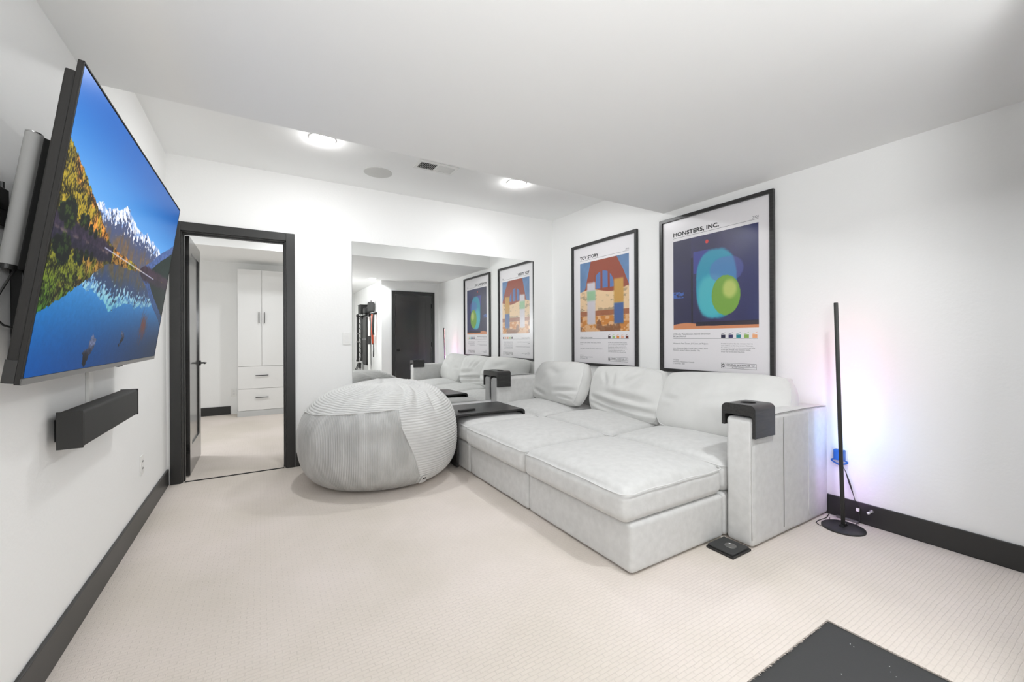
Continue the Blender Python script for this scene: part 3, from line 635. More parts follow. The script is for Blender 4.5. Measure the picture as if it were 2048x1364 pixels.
def piping_loop(x0, x1, y0, y1, z, r, parent, rad=.0035, sag=.0, mat='piping', seed=0, name='piping'):
    pts = []; N_ = 14; cs = [(x1-r, y1-r, 0), (x0+r, y1-r, 90), (x0+r, y0+r, 180), (x1-r, y0+r, 270)]
    for i, (cx, cy, a0) in enumerate(cs):
        for k in range(7):
            a = R(a0 + 90*k/6); pts.append((cx+r*math.cos(a), cy+r*math.sin(a)))
        nx, ny, na = cs[(i+1) % 4]; a = R(a0+90); p0 = (cx+r*math.cos(a), cy+r*math.sin(a)); p1 = (nx+r*math.cos(a), ny+r*math.sin(a))
        for k in range(1, N_): f = k/N_; pts.append((p0[0]+(p1[0]-p0[0])*f, p0[1]+(p1[1]-p0[1])*f))
    P = [(x, y, z + .003*math.sin(x*21+seed) + .003*math.sin(y*17+seed*2) - sag*(1-abs((x-(x0+x1)/2)/((x1-x0)/2))**2*abs((y-(y0+y1)/2)/((y1-y0)/2))**2)) for x, y in pts]
    return MB().tube(P, rad, 6, True).build(name, mat, parent, smooth='all', fix=False)
def module(parent, x0, x1, y0, y1, seed, ox=(.012, .004), crown=.05, ztop=.425, folds=(), zb=.252):
    soft_box('base', x0, x1, y0+.004, y1-.004, .008, zb, .022, 'fabric', parent, seed=seed, n=24, wr=.0025)
    B(x0+.03, x1-.03, y0+.035, y1-.035, .0, .04).build('plinth', 'darkgap', parent)  # dark box added to stand in for the shadow strip under the base
    c = soft_box('seat_cushion', x0-ox[0], x1+ox[1], y0+.001, y1-.001, zb-.002, ztop, .054, 'fabric', parent, crown=crown, side=.012, seed=seed+3, n=36, wr=.0025, folds=folds)
    piping_loop(x0-ox[0]+.002, x1+ox[1]-.002, y0-.004, y1+.002, ztop-.019, .056, c, seed=seed, sag=-.004)
    return c
OX0, OX1, SX1, BX1 = 1.525, 2.278, 3.035, 3.170
YM = [1.410, 2.315, 3.220, 4.090]
labs = ['light grey storage ottoman at the near end beside the sofa arm with the floor pad', 'light grey ottoman in the middle of the row', 'light grey ottoman under the black tray against the beanbag']
for k in range(3):
    t = thing('ottoman', labs[k], 'ottoman', (0, 0, 0), group='ottomans along the sofa front')
    module(t, OX0, OX1, YM[k], YM[k+1], 11+7*k, ox=(.044 if k < 2 else .014, .0), crown=(.052, .050, .042)[k], ztop=(.418, .420, .415)[k])
sofa = thing('sectional_sofa', 'long light grey sofa of three seats against the poster wall', 'sofa', (0, 0, 0))
for k in range(3):
    module(sofa, OX1+.004, SX1, YM[k], YM[k+1], 41+5*k, ox=(.0, .0), crown=.052, ztop=.425, folds=[(-.9, .9, .2, .97, .03, .012), (-.9, -.3, -.2, -.6, .03, .006)])
    soft_box('back_panel', SX1+.002, BX1, YM[k]+.002, YM[k+1]-.002, .026, .700, .03, 'fabric', sofa, crown=.01, seed=61+k, n=22, wr=.002)
def arm(y0, y1, seed, outer):
    a = soft_box('armrest', OX1+.004, BX1+.002, y0, y1, .008, .708, .022, 'fabric', sofa, crown=.010, seed=seed, n=34, wr=.003)
    yo = y0 if outer < 0 else y1; s_ = outer
    for x in (2.607, 2.905): MB().tube([(x+.002*math.sin(z*9), yo+s_*.0012, z) for z in np.linspace(.05, .69, 12)], .0022, 6).build('seam', 'seam' if x < 2.8 else 'piping', a, smooth='all', fix=False)
    MB().tube([(x, yo+s_*-.004, .7035+.012*(1-abs((x-2.73)/.46)**2.6)) for x in np.linspace(2.31, 3.15, 20)], .0024, 6).build('seam', 'seam', a, smooth='all', fix=False)
    MB().tube([(OX1+.0045, yo-s_*.004, z) for z in np.linspace(.05, .69, 12)], .0026, 6).build('seam', 'piping', a, smooth='all', fix=False)
    B(OX1+.04, BX1-.03, y0+.035, y1-.035, .0, .04).build('plinth', 'darkgap', a)  # dark box standing in for the shadow beneath the arm
    return a
arm(1.250, 1.402, 71, -1); arm(4.094, 4.234, 77, 1)

def pillow(label, c, size, rot, seed, folds=(), gus=.115, T=.30, corner=.10):
    # local: x width, y height (up), z thickness (towards the sitter)
    t = thing('back_cushion', label, 'cushion', c, rot, group='loose back cushions on the sofa')
    V, Fc = cube_grid(44); hx, hy = size[0]/2, size[1]/2; u, v, w_ = V[:, 0].copy(), V[:, 1].copy(), V[:, 2].copy()
    bulge = np.clip((1-np.abs(u)**2.1)*(1-np.abs(v)**2.1), 0, 1)**.72
    # rounded corners of the outline
    k = np.maximum(np.abs(u), np.abs(v)); ang = np.abs(u*v)
    shrink = 1 - corner*(ang**3)
    x = u*hx*shrink*(1-.02*(1-v*v)*-1*(np.abs(u)**2)); y = v*hy*shrink*(1 + .03*(1-u*u)*np.sign(v)*-0.6)
    gl = gus*(.75+.25*(1-ang**2))
    z = w_*gl/2 + np.where(np.abs(w_) > .999, np.sign(w_)*(T-gus)/2*bulge, 0)
    edge = (1-w_**2)*(k > .995); x += np.sign(u)*(np.abs(u) > .995)*edge*.018; y += np.sign(v)*(np.abs(v) > .995)*edge*.018
    P = np.stack([x, y, z], 1)
    nz = np_noise(P+seed, seed, 8, 8, 22)*.010 + np_noise(P*[1, 1, .2]+seed*2, seed+5, 8, 25, 60)*.0035
    P[:, 2] += np.sign(w_)*nz*(.2+bulge); P[:, 0] += np_noise(P+3, seed+9, 5, 8, 16)*.006; P[:, 1] += np_noise(P+7, seed+11, 5, 8, 16)*.006
    for (au, av, bu, bv, wd, dp) in folds:
        a = np.array([au, av]); b_ = np.array([bu, bv]); e = b_-a; L2 = e@e; Q = np.stack([u, v], 1)-a; tt = np.clip(Q@e/L2, 0, 1)
        dv = (Q - tt[:, None]*e)*[hx, hy]; dist = np.linalg.norm(dv, axis=1)
        P[:, 2] -= (w_ > .5)*dp*1.35*(np.exp(-(dist/wd)**2) - .45*np.exp(-((dist-2.0*wd)/(wd*1.1))**2))*np.sin(np.clip(tt, .03, .97)*math.pi)**.5
    mb = MB(); mb.v = [tuple(a) for a in P]; mb.f = Fc
    body = mb.build('cushion_cover', 'pillow', t, smooth='all', fix=False)
    # piping along the front edge follows the mesh outline
    sel = [i for i in range(len(V)) if abs(V[i, 2]-1) < 1e-4 and max(abs(V[i, 0]), abs(V[i, 1])) > .9999]
    sel.sort(key=lambda i: math.atan2(V[i, 1], V[i, 0]))
    for sgn, nm in ((1, 'piping'), (-1, 'piping')):
        ss = [i for i in range(len(V)) if abs(V[i, 2]-sgn) < 1e-4 and max(abs(V[i, 0]), abs(V[i, 1])) > .9999]; ss.sort(key=lambda i: math.atan2(V[i, 1], V[i, 0]))
        MB().tube([tuple(P[i]) for i in ss], .0032, 6, True).build(nm, 'piping', t, smooth='all', fix=False)
    return t
def lean(ax, az, spin=0):
    # width along -Y, up axis tilted back towards the wall (+X), thickness axis towards -X; az turns about the vertical
    Xa = Vector((0, -1, 0)); Ua = Vector((math.sin(R(ax)), 0, math.cos(R(ax)))); Na = Xa.cross(Ua)
    m3 = Matrix((Xa, Ua, Na)).transposed(); m3 = Matrix.Rotation(R(az), 3, 'Z') @ m3 @ Matrix.Rotation(R(spin), 3, 'Z')
    return m3.to_euler()
pillow('leftmost slanted light grey back cushion leaning toward the far arm', (2.835, 3.665, .668), (.98, .45), lean(20, -8, 2), 5,
       folds=[(-.75, -.55, -.1, -.75, .02, .012), (.3, -.55, .95, -.35, .02, .014), (-.2, .6, .3, .2, .05, .010), (.45, -.7, .9, -.8, .012, .010)])
pillow('middle light grey back cushion, upright with deep horizontal creases', (2.870, 2.705, .650), (.87, .46), lean(12, -2, 0), 6,
       folds=[(-.8, -.42, .95, -.62, .022, .030), (-.2, -.12, .8, -.28, .03, .022), (-.85, -.62, .5, -.80, .02, .018), (-.55, .75, -.35, .25, .022, .012), (-.2, .75, -.1, .2, .022, .012), (.15, .75, .1, .25, .02, .010), (.6, .8, .2, .3, .03, .014)], gus=.12)
pillow('rightmost wide light grey back cushion behind the near arm', (2.885, 1.815, .658), (.94, .47), lean(24, 3, 1.5), 9,
       folds=[(-.6, .2, .6, .55, .035, .010), (-.3, -.1, .7, .25, .04, .008), (-.85, .0, -.6, -.1, .02, .012), (.6, -.6, .9, -.2, .02, .012)])

# cup holders over the arms
def cup_holder(label, x0, x1, y0, y1, side):
    # side: which Y face the long leg hangs on
    t = thing('armrest_cup_holder', label, 'cup holder', ((x0+x1)/2, (y0+y1)/2, 0))
    hw = (x1-x0)/2; hd = (y1-y0)/2; zt, zi = .784, .724; th = .017; ro = .030; ri = .014; zb1, zb2 = .606, .66
    def arc(cx, cz, r, a0, a1, n=8): return [(cx + r*math.cos(R(a0+(a1-a0)*k/n)), cz + r*math.sin(R(a0+(a1-a0)*k/n))) for k in range(n+1)]
    yo0, yo1 = -hd-th, hd+th; lo, hi = (zb1, zb2) if side < 0 else (zb2, zb1)
    poly = [(yo0, lo)] + arc(yo0+ro, zt-ro, ro, 180, 90) + arc(yo1-ro, zt-ro, ro, 90, 0) + [(yo1, hi), (yo1-th, hi)] + arc(hd-ri, zi-ri, ri, 0, 90) + arc(-hd+ri, zi-ri, ri, 90, 180) + [(-hd, lo)]
    o = MB().prism(poly, -hw, hw, 'x').build('body', 'blackwood', t, bevel=0)
    # cut the cup well with a boolean, then apply it
    cut = MB().cyl((0, 0, .735), (0, 0, .80), .040, 40).build('tmp_cut', 'blackwood', t)
    md = o.modifiers.new('well', 'BOOLEAN'); md.operation = 'DIFFERENCE'; md.object = cut; md.solver = 'EXACT'
    bpy.context.view_layer.update(); dg = bpy.context.evaluated_depsgraph_get(); me = bpy.data.meshes.new_from_object(o.evaluated_get(dg)); o.modifiers.clear(); o.data = me
    bpy.data.objects.remove(cut)
    for p in me.polygons: p.use_smooth = True
    me.set_sharp_from_angle(angle=R(30))
    MB().lathe([(.040, .7848), (.0425, .7848), (.0425, .7838), (.040, .7838)], n=40).build('rim', 'blackmetal', t)
    MB().lathe([(0, .7365), (.0395, .7365), (.0395, .737)], n=32).build('well_pad', 'darkgap', t)
    return t
cup_holder('black wooden cup holder over the near sofa arm', 2.276, 2.478, 1.248, 1.405, -1)
cup_holder('black wooden cup holder over the far sofa arm by the mirror', 2.276, 2.452, 4.090, 4.232, -1)

# tray over the third ottoman, remote on it
tr = thing('wrap_tray', 'black bent wood tray wrapped over the far ottoman', 'tray', (1.835, 3.60, 0), (0, 0, R(-2.5)))
def arcp(cx, cz, r, a0, a1, n=8): return [(cx + r*math.cos(R(a0+(a1-a0)*k/n)), cz + r*math.sin(R(a0+(a1-a0)*k/n))) for k in range(n+1)]
x0, x1, zt, th = -.359, .335, .489, .018
poly = [(x0, .03)] + arcp(x0+.02, zt-.02, .02, 180, 90) + arcp(x1-.035, zt-.035, .035, 90, 0) + [(x1, .435), (x1-th, .435)] + arcp(x1-.035, zt-.035, .035-th, 0, 90) + arcp(x0+th+.01, zt-th-.01, .01, 90, 180) + [(x0+th, .03)]
MB().prism(poly, -.26, .26, 'y').build('bent_board', 'blackwood', tr, smooth=True)
rm = thing('remote_control', 'small black remote control lying on the black tray', 'remote control', (1.63, 3.50, .4895), (0, 0, R(8)))
B(-.085, .085, -.02, .02, 0, .016).build('body', 'plastic', rm, bevel=.004)
for k in range(5):
    for j in (-1, 0, 1): MB().lathe([(0, .002), (.003, .002), (.003, 0)], (-.05+k*.02, j*.011, .016), 10).build('button', 'grey_metal', rm)
MB().lathe([(.006, .0015), (.011, .0015), (.011, 0)], (.058, 0, .016), 16).build('button', 'grey_metal', rm)

# floor pad under the arm corner
fp = thing('floor_pad', 'dark square plastic pad with a round disc under the sofa arm corner', 'floor pad', (2.18, 1.335, 0))
B(-.085, .085, -.085, .068, 0, .012).build('lower_plate', 'plastic', fp, bevel=.002)
B(-.077, .077, -.077, .066, .012, .022).build('upper_plate', 'rubber', fp, bevel=.003)
MB().lathe([(0, .0225), (.024, .0225), (.026, .0245), (.029, .0245), (.030, .022)], (0.004, -.018, 0), 28).build('disc', 'grey_metal', fp, smooth=True)

# ------------------------------------------------------------------ beanbag
def beanbag():
    t = thing('beanbag', 'big round grey corduroy beanbag between the open door and the sofa', 'beanbag', (.885, 3.605, 0))
    nu, nv = 620, 420
    az = np.linspace(0, 2*math.pi, nu, endpoint=False)[None, :].repeat(nv, 0)
    el = np.linspace(-math.pi/2, math.pi/2, nv)[:, None].repeat(nu, 1)
    def spow(a, p): return np.sign(a)*np.abs(a)**p
    Rx, Ry = .645, .600; zc = .36
    ce = np.where(el > 0, spow(np.cos(el), .74), spow(np.cos(el), .34)); se = spow(np.sin(el), .92)
    base = np.stack([Rx*ce*np.cos(az), Ry*ce*np.sin(az), np.where(se > 0, se*.43, se*.37)], -1)
    P = base.copy()
    # lumps and drape
    fl = P.reshape(-1, 3); lump = (np_noise(fl+2, 3, 8, 3, 8)*.016 + np_noise(fl+9, 4, 8, 8, 14)*.005).reshape(nv, nu)
    nrm = P/np.linalg.norm(P, axis=-1, keepdims=True)
    P += nrm*lump[..., None]
    # tilt the top: higher toward the right rear
    top = np.clip(se, 0, 1); P[..., 2] += top*(.018*np.cos(az-R(35)))
    # panel layout: front panel faces the viewer
    a = (np.degrees(az)+360) % 360          # 270 = toward -Y
    h = P[..., 2] + zc
    right_edge = 285 - 15*np.clip((h-.1)/.4, 0, 1)
    topline = .590 + .045*np.clip((a-200)/80, 0, 1)
    front = (a > 168) & (a < right_edge) & (h < topline) & (el > R(-74))
    # radial folds in the top panels
    for fa, wd, dp, e0 in [(300, 5, .020, .55), (316, 4, .022, .7), (283, 4, .014, .75), (255, 6, .012, .8), (232, 5, .012, .75), (210, 5, .012, .8), (335, 6, .016, .9), (20, 7, .014, .8), (60, 8, .012, .8)]:
        d = (a-fa+180) % 360-180; d = d + 14*np.sin(el*3)
        g = np.exp(-(d/wd)**2)*sstep(el, e0-.35, e0)*(1-sstep(el, 1.25, 1.5)); ridge = np.exp(-((d-2.1*wd)/wd)**2)*sstep(el, e0-.35, e0)*(1-sstep(el, 1.25, 1.5))
        P -= nrm*((g*dp - ridge*dp*.7)*(~front))[..., None]
    # wide wales as true relief: rings on the side and top panels
    arc = np.cumsum(np.concatenate([[0], np.linalg.norm(np.diff(base[:, 0], axis=0), axis=1)]))[:, None].repeat(nu, 1)
    tilt = .045*np.cos(az-R(300))
    ph = (arc+tilt)/.0215*2*math.pi + lump*60 + np_noise(fl, 21, 8, 6, 20).reshape(nv, nu)*1.6
    rib = (np.abs(np.cos(ph/2))**.55 - .5)*.0085
    # front panel: narrow vertical wales
    per = np.concatenate([[0], np.cumsum(np.linalg.norm(np.diff(base[nv//2], axis=0), axis=1))])[None, :].repeat(nv, 0)
    ribf = (np.abs(np.cos(per/.0105*math.pi + lump*18)) - .5)*.0018*0
    P += nrm*np.where(front, 0, rib*sstep(el, -1.25, -1.0))[..., None]
    # soft dent near the top of the front panel
    dent = np.exp(-((a-262)/26)**2 - ((h-.42)/.06)**2)*.018; P -= nrm*(dent*front)[..., None]
    P[..., 2] += zc; P[..., 2] = np.maximum(P[..., 2], .004)
    P[..., 1] = np.minimum(P[..., 1], YB-.010-3.605); 
    lim = 1.456-.885; P[..., 0] = np.where(P[..., 0] > lim-.03, lim-.03+.03*np.tanh((P[..., 0]-lim+.03)/.03), P[..., 0])
    V = P.reshape(-1, 3); me_v = [tuple(v) for v in V]
    uvU = (per*.45 + .55*(P[..., 0]*1.0)).ravel(); uvV = arc.ravel()
    def faces(mask):
        q = []
        for i in range(nv-1):
            m_ = mask[i]
            js = np.nonzero(m_)[0]
            for j in js: q.append((i*nu+j, i*nu+(j+1) % nu, (i+1)*nu+(j+1) % nu, (i+1)*nu+j))
        return q
    def part(name, mask, mat):
        q = faces(mask); used = sorted({i for f in q for i in f}); mp = {i: k for k, i in enumerate(used)}
        me = bpy.data.meshes.new(name); me.from_pydata([me_v[i] for i in used], [], [tuple(mp[i] for i in f) for f in q]); me.materials.append(M[mat])
        uvl = me.uv_layers.new(name='uv'); li = np.zeros(len(me.loops), np.int64); me.loops.foreach_get('vertex_index', li); us = np.array(used)[li]
        uvl.data.foreach_set('uv', np.stack([uvU[us], uvV[us]], 1).astype(np.float32).ravel())
        me.polygons.foreach_set('use_smooth', [True]*len(me.polygons)); me.update()
        o = bpy.data.objects.new(name, me); COL.objects.link(o); o.parent = t; return o
    fm = front[:-1]
    fr = part('front_panel', fm, 'cordfine'); fr['label'] = 'darker fine ribbed front panel'
    part('wide_rib_panels', ~fm, 'cord')
    # seam around the front panel
    for off in (0,):
        js = [j for j in range(nu) if fm[:, j].any()]
        topi = [(max(np.nonzero(fm[:, j])[0])+1)*nu + j for j in js]
        MB().tube([tuple(V[k]*1.002) for k in topi[::4]], .004, 6).build('seam', 'cord', t, smooth='all', fix=False)
    tg = MB().add([(.16, -.561, .045), (.235, -.548, .055), (.245, -.585, .012), (.17, -.598, .005), (.16, -.557, .047), (.235, -.544, .057), (.245, -.581, .014), (.17, -.594, .007)], [(0,1,2,3),(7,6,5,4),(0,4,5,1),(1,5,6,2),(2,6,7,3),(3,7,4,0)])
    return t, V
def cordfine():
    m = nmat('grey_fine_corduroy', (0.46, 0.46, 0.45), .9, spec=.12); nt = m.node_tree; b = nt.nodes['Principled BSDF']
    noise_col(m, (0.43, 0.43, 0.42), (0.60, 0.60, 0.59), 9, 8, .32, .7, stretch=(1, 1, .4))
    tc = N(m, 'ShaderNodeTexCoord'); wv = N(m, 'ShaderNodeTexWave'); wv.wave_type = 'BANDS'; wv.bands_direction = 'X'; wv.inputs['Scale'].default_value = 1/.0115/3.2; wv.inputs['Distortion'].default_value = .15
    bp = N(m, 'ShaderNodeBump'); bp.inputs['Strength'].default_value = .8; bp.inputs['Distance'].default_value = .0022
    L(m, tc, 'UV', wv, 'Vector'); L(m, wv, 'Fac', bp, 'Height'); L(m, bp, 'Normal', b, 'Normal'); return m
M['cordfine'] = cordfine()
bean, BV = beanbag()
# sewn tag near the floor: find the surface point in that direction
ta = R(291); best = min(range(len(BV)), key=lambda i: (abs(math.atan2(BV[i][1], BV[i][0]) % (2*math.pi) - ta) > .01)*10 + abs(BV[i][2]-.075))
tp = Vector(BV[best]); dr = Vector((math.cos(ta), math.sin(ta), 0)); sd = Vector((-math.sin(ta), math.cos(ta), 0)); up = (Vector((0, 0, 1))*.8 + dr*.55).normalized(); nn = sd.cross(up)
if nn.dot(dr) < 0: nn = -nn
def tagbox(c, w_, h_, th, name, mat, par):
    v = [c + sd*a*w_ + up*b_*h_ + nn*d*th for d in (0, 1) for a, b_ in ((-1, -1), (1, -1), (1, 1), (-1, 1))]
    return MB().add(v, [(0,1,2,3),(7,6,5,4),(0,4,5,1),(1,5,6,2),(2,6,7,3),(3,7,4,0)]).build(name, mat, par)
tb = tagbox(tp + nn*.006, .032, .040, .002, 'sewn_tag', 'piping', bean)
for a in (-.009, .009): tagbox(tp + nn*.0085 + sd*a + up*.01, .0065, .009, .0006, 'tag_mark', 'ink', tb)

# ------------------------------------------------------------------ light bar in the corner
lm = thing('floor_light_bar', 'tall thin black pole light on a round base, glowing toward the wall', 'floor lamp', (3.005, 1.108, 0))
MB().lathe([(0, .016), (.05, .0155), (.098, .012), (.108, .007), (.108, 0), (0, 0)], n=48).build('round_base', 'plastic', lm, smooth=True)
sl_ = MB().add([(-.028, -.014, .016), (.028, -.014, .016), (.028, .014, .016), (-.028, .014, .016), (-.02, -.009, .026), (.02, -.009, .026), (.02, .009, .026), (-.02, .009, .026)], [(0,3,2,1),(4,5,6,7),(0,1,5,4),(1,2,6,5),(2,3,7,6),(3,0,4,7)])
sl_.build('socket_plate', 'blackmetal', lm)
MB().cyl((.0, -.011, .034), (0, -.015, .034), .004, 10).build('screw', 'chrome', lm)
pt = Vector((2.962-3.005, 1.124-1.108, 1.362)); pb = Vector((0, 0, .02))
ax = (pt-pb).normalized(); wd = Vector((1, .25, 0)).normalized(); sdv = ax.cross(wd).normalized(); wdn = sdv.cross(ax)
def bar(c0, c1, a, b_, off): 
    v = []
    for c in (c0, c1):
        for s1, s2 in ((-1, -1), (1, -1), (1, 1), (-1, 1)): v.append(c + sdv*a*s1 + wdn*(b_*s2 + off))
    return MB().add(v, [(0,3,2,1),(4,5,6,7),(0,1,5,4),(1,2,6,5),(2,3,7,6),(3,0,4,7)])
bar(pb, pt, .0105, .008, 0).build('pole', 'plastic', lm, bevel=.003, smooth=True)
cols = [(.75, .35, 1, .5), (.8, .35, 1, .6), (.62, .42, 1, .8), (.30, .45, 1, 1.3), (.22, .45, 1, 1.7), (.30, .55, 1, 1.6), (.5, .6, 1, 1.2), (.85, .35, .95, 1.0), (1, .22, .6, .9), (1, .2, .4, .7), (1, .3, .4, .45), (1, .45, .5, .3), (1, .5, .5, .15)]
n_ = len(cols)
for k, c in enumerate(cols):
    a_, b_ = pb.lerp(pt, .04 + .95*k/n_), pb.lerp(pt, .04 + .95*(k+.97)/n_)
    mm = emit_mat('led_colour', c[:3], LED_S*c[3]); bar(a_, b_, .0065, .001, .0095).build('led_segment', mm, lm)
# adapter and cords
ad = thing('power_adapter', 'bright blue power adapter plugged in behind the pole light', 'power adapter', (XR-.006, 1.185, .40))
B(-.038, 0, -.028, .028, -.032, .036).build('housing', 'bluepl', ad, bevel=.006, seg=3, smooth=True)
MB().tube([(-.02+.0, .038*math.cos(a)+.012*math.sin(2*a), -.045+.016*math.sin(a)) for a in np.linspace(0, 2*math.pi, 26, endpoint=False)], .005, 8, True).build('coiled_lead', 'bluepl', ad, smooth='all', fix=False)
cdp = [(3.165, 1.17, .34), (3.16, 1.15, .30), (3.155, 1.13, .24), (3.158, 1.115, .185), (3.162, 1.10, .12), (3.163, 1.09, .085), (3.160, 1.082, .045), (3.15, 1.08, .012), (3.11, 1.085, .006)]
adl = Vector(ad.location)
ct = MB().tube([Vector(p)-adl for p in cdp], .0022, 6).build('power_cord', 'plastic', ad, smooth='all', fix=False); ct['label'] = 'thin black cord hanging down to the floor'
MB().tube([Vector(p)-adl for p in cdp[1:4]], [.0025, .0055, .003], 8).build('inline_connector', 'plastic', ct, smooth='all', fix=False)
B(3.152-adl.x, 3.168-adl.x, 1.082-adl.y, 1.098-adl.y, .076-adl.z, .094-adl.z).build('white_clip', 'whiteplastic', ct, bevel=.002)
tag(MB().box(3.150, 3.172, 1.085, 1.20, 0, .013).build('cable_strip', 'grey_metal', bevel=.003), 'short silver grey strip on the floor against the baseboard behind the lamp base', 'cable strip')
lc = MB().tube([(3.155, 1.24, .006), (3.08, 1.225, .005), (2.99, 1.235, .004), (2.95, 1.228, .004), (2.925, 1.20, .004), (2.94, 1.175, .008), (2.965, 1.165, .012), (3.0, 1.18, .006), (3.1, 1.215, .005)], .0022, 6)
tag(lc.build('floor_cable', 'plastic', smooth='all', fix=False), 'thin dark cable looping on the carpet between sofa arm and lamp base', 'cable')
ds = thing('door_stop', 'white tipped spring door stop on the right baseboard', 'door stop', (XR-T, 1.025, .095))
MB().lathe([(0, 0), (.010, 0), (.010, -.004), (0, -.004)], n=16, axis='x').build('mounting_plate', 'chrome', ds)
MB().tube([(-.004-.045*k/60, .005*math.cos(k*.9), .005*math.sin(k*.9)) for k in range(61)], .0011, 5).build('spring', 'chrome', ds, smooth='all', fix=False)
MB().lathe([(0, -.062), (.006, -.060), (.008, -.055), (.008, -.048), (0, -.048)], n=16, axis='x').build('rubber_tip', 'whiteplastic', ds, smooth=True)

# ------------------------------------------------------------------ wardrobe in the next room
wr = thing('wardrobe', 'tall white two door wardrobe with two drawers in the next room', 'wardrobe', (0, 0, 0))
WX0, WX1, WY = -.288, .328, 7.40
MB().box(WX0, WX1, WY+.022, 7.765, .085, 2.215).build('cabinet_body', 'laminate', wr)
B(WX0-.01, WX1+.01, WY+.002, 7.765, 0, .085).build('plinth', 'plinth', wr)
xm = (WX0+WX1)/2
def handle(c, vertical, L_, par):
    x, y, z = c; mb = MB()
    if vertical: mb.box(x-.005, x+.005, y-.030, y-.020, z-L_/2, z+L_/2).box(x-.004, x+.004, y-.021, y, z-L_/2+.015, z-L_/2+.023).box(x-.004, x+.004, y-.021, y, z+L_/2-.023, z+L_/2-.015)
    else: mb.box(x-L_/2, x+L_/2, y-.030, y-.020, z-.005, z+.005).box(x-L_/2+.015, x-L_/2+.023, y-.021, y, z-.004, z+.004).box(x+L_/2-.023, x+L_/2-.015, y-.021, y, z-.004, z+.004)
    mb.build('handle', 'blackmetal', par)
for s_, xa, xb in ((-1, WX0+.002, xm-.002), (1, xm+.002, WX1-.002)):
    d = B(xa, xb, WY, WY+.020, .756, 2.213).build('door', 'laminate', wr, bevel=.001); handle((xm+s_*.036, WY, 1.49), True, .17, d)
for za, zb_ in ((.417, .750), (.090, .412)):
    d = B(WX0+.002, WX1-.002, WY, WY+.020, za, zb_).build('drawer', 'laminate', wr, bevel=.001); handle((xm, WY, (za+zb_)/2+.03), False, .17, d)

# ------------------------------------------------------------------ exercise gear on the nook wall (seen in the mirror)
def gear(name, label, cat, **k): return thing(name, label, cat, (XN, 0, 0), **k)
g = gear('wall_rack', 'black wall rack rail with hooks holding exercise gear', 'rack')
B(-.03, 0, -1.80, -.08, 1.66, 1.70).build('rail', 'blackmetal', g, bevel=.002)
for y in (-1.66, -1.40, -1.15, -.95, -.70, -.45, -.30, -.16): MB().tube([(-.02, y, 1.68), (-.10, y, 1.67), (-.105, y, 1.70)], .006, 6).build('hook', 'blackmetal', g)
g = gear('storage_box', 'dark grey storage box on the rack, left in the mirror', 'box')
B(-.17, -.004, -1.12, -.86, 1.705, 1.89).build('body', 'soundcloth', g, bevel=.008); B(-.176, -.002, -1.126, -.854, 1.89, 1.905).build('lid', 'soundcloth', g, bevel=.003)
g = gear('storage_pouch', 'small black pouch behind the dark grey storage box', 'pouch')
soft_box('pouch_body', -.13, -.004, -.84, -.66, 1.703, 1.83, .03, 'plastic', g, crown=.01, n=12); MB().tube([(-.06, -.80, 1.83), (-.06, -.75, 1.86), (-.06, -.70, 1.83)], .005, 6).build('loop', 'plastic', g)
g = gear('rolled_bag', 'black rounded bag on the rack beside the closed door wall', 'bag')
MB().lathe([(0, 0), (.055, 0), (.07, .02), (.072, .17), (.058, .205), (0, .21)], (-.085, -.24, 1.705), 20).build('bag_body', 'soundcloth', g, smooth=True); MB().lathe([(0, .03), (.01, .028), (.012, 0)], (-.085, -.24, 1.915), 10).build('toggle', 'grey_metal', g)
def strap_tool(y, x, z0, z1, r, lab, name, cat, ball=True, mat='plastic', rings=True):
    g = gear(name, lab, cat)
    MB().tube([(x, y, z0), (x, y+.004, (z0+z1)/2), (x, y, z1)], r, 10).build('shaft', mat, g, smooth=True)
    if ball: MB().lathe([(0, -.035), (.03, -.025), (.042, 0), (.03, .03), (0, .04)], (x, y, z1), 14).build('head', 'plastic', g, smooth=True)
    if rings:
        for f in (.42, .60): MB().lathe([(r+.004, -.02), (r+.006, 0), (r+.004, .02)], (x, y, z0+(z1-z0)*f), 12).build('band', 'grey_metal', g)
    MB().lathe([(0, -.03), (r+.012, -.02), (r+.012, .02), (0, .03)], (x, y, z0), 12).build('foot', 'plastic', g, smooth=True)
    return g
strap_tool(-1.62, -.08, .66, 1.70, .028, 'long black grip trainer with a round head at the far end of the rack', 'grip_trainer', 'exercise tool')
strap_tool(-1.10, -.09, .70, 1.64, .034, 'thick black roller hanging right of the strap ladder', 'foam_roller', 'exercise tool', rings=False)
g = gear('strap_ladder', 'thin strap ladder hanging between two black tools', 'exercise ladder')
for y in (-1.50, -1.22): MB().box(-.07, -.066, y-.012, y+.012, .62, 1.66).build('side_strap', 'whiteplastic' if y < -1.4 else 'plastic', g)
for k in range(9): MB().add([(-.075, -1.50, .74+k*.11), (-.075, -1.22, .68+k*.11), (-.075, -1.22, .70+k*.11), (-.075, -1.50, .76+k*.11), (-.069, -1.50, .74+k*.11), (-.069, -1.22, .68+k*.11), (-.069, -1.22, .70+k*.11), (-.069, -1.50, .76+k*.11)], [(0,1,2,3),(7,6,5,4),(0,4,5,1),(1,5,6,2),(2,6,7,3),(3,7,4,0)]).build('rung', 'plastic', g)
g = gear('hanging_mat', 'long black folded exercise mat hanging in the middle of the rack', 'exercise mat')
soft_box('folded_mat', -.11, -.01, -.98, -.62, .60, 1.62, .03, 'plastic', g, n=16, wr=.01); MB().tube([(-.07, -.95, 1.62), (-.07, -.80, 1.69), (-.07, -.66, 1.62)], .008, 6).build('hanging_loop', 'plastic', g)
B(-.113, -.108, -.98, -.62, 1.14, 1.17).build('strap', 'grey_metal', g)
g = gear('white_pole', 'long white pole with a dark grip hanging beside an orange band', 'pole')
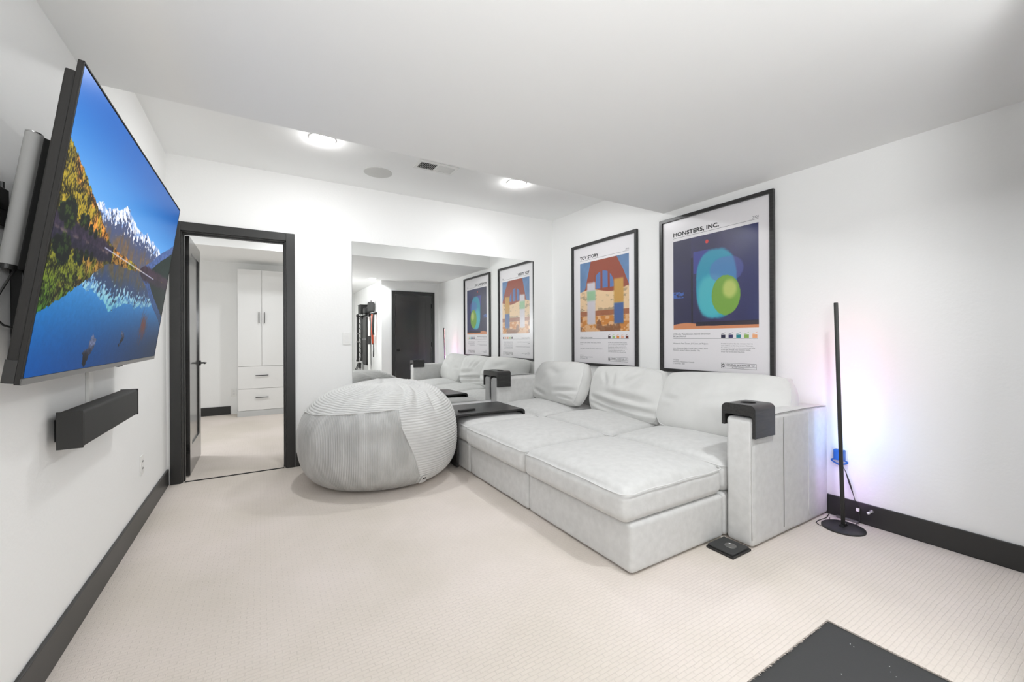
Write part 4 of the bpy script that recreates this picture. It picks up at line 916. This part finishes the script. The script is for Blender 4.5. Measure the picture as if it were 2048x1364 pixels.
MB().cyl((-.09, -.40, .46), (-.09, -.40, 1.62), .026, 12).build('shaft', 'whiteplastic', g, smooth=True); MB().cyl((-.09, -.40, 1.05), (-.09, -.40, 1.22), .034, 12).build('grip', 'rubber', g, smooth=True); MB().cyl((-.09, -.40, .44), (-.09, -.40, .47), .03, 12).build('end_cap', 'plastic', g); MB().cyl((-.09, -.40, 1.62), (-.09, -.40, 1.67), .03, 12).build('end_cap', 'plastic', g)
g = gear('orange_band', 'orange resistance band hanging beside the white pole', 'resistance band')
MB().tube([(-.07, -.22, 1.66), (-.075, -.19, 1.5), (-.08, -.20, 1.3), (-.07, -.19, 1.08), (-.06, -.23, 1.05), (-.06, -.25, 1.3), (-.06, -.25, 1.62)], .018, 8, True).build('band_loop', 'orange', g, smooth='all', fix=False)
g = gear('jump_rope', 'black rope handles hanging near the corner of the rack', 'jump rope')
MB().tube([(-.06, -.12, 1.66), (-.08, -.10, 1.4), (-.07, -.11, 1.24)], [.022, .03, .018], 10).build('handle_pair', 'plastic', g, smooth=True); MB().tube([(-.05, -.05, 1.64), (-.06, -.04, 1.3), (-.05, -.05, 1.22)], .012, 8).build('rope', 'whiteplastic', g)
g = gear('black_carabiner_loop', 'small black triangular loop hanging low near the nook corner', 'loop')
MB().tube([(-.06, -.16, 1.02), (-.07, -.10, .92), (-.06, -.16, .80), (-.05, -.20, .90)], .012, 6, True).build('loop', 'plastic', g, smooth='all', fix=False); MB().cyl((-.06, -.16, 1.0), (-.06, -.16, 1.07), .008, 8).build('cord', 'plastic', g)
g = gear('trainer_handles', 'black stirrup handles dangling at the bottom of the rack', 'handles')
for y in (-1.62, -1.28): MB().tube([(-.08, y, .60), (-.12, y-.06, .46), (-.12, y+.10, .44)], .009, 6, True).build('strap', 'plastic', g, smooth='all', fix=False); MB().cyl((-.12, y-.07, .455), (-.12, y+.11, .435), .017, 10).build('grip', 'rubber', g)
MB().box(-.10, -.06, -1.52, -1.36, .50, .62).build('pouch', 'plastic', g)
bpy.context.view_layer.update()
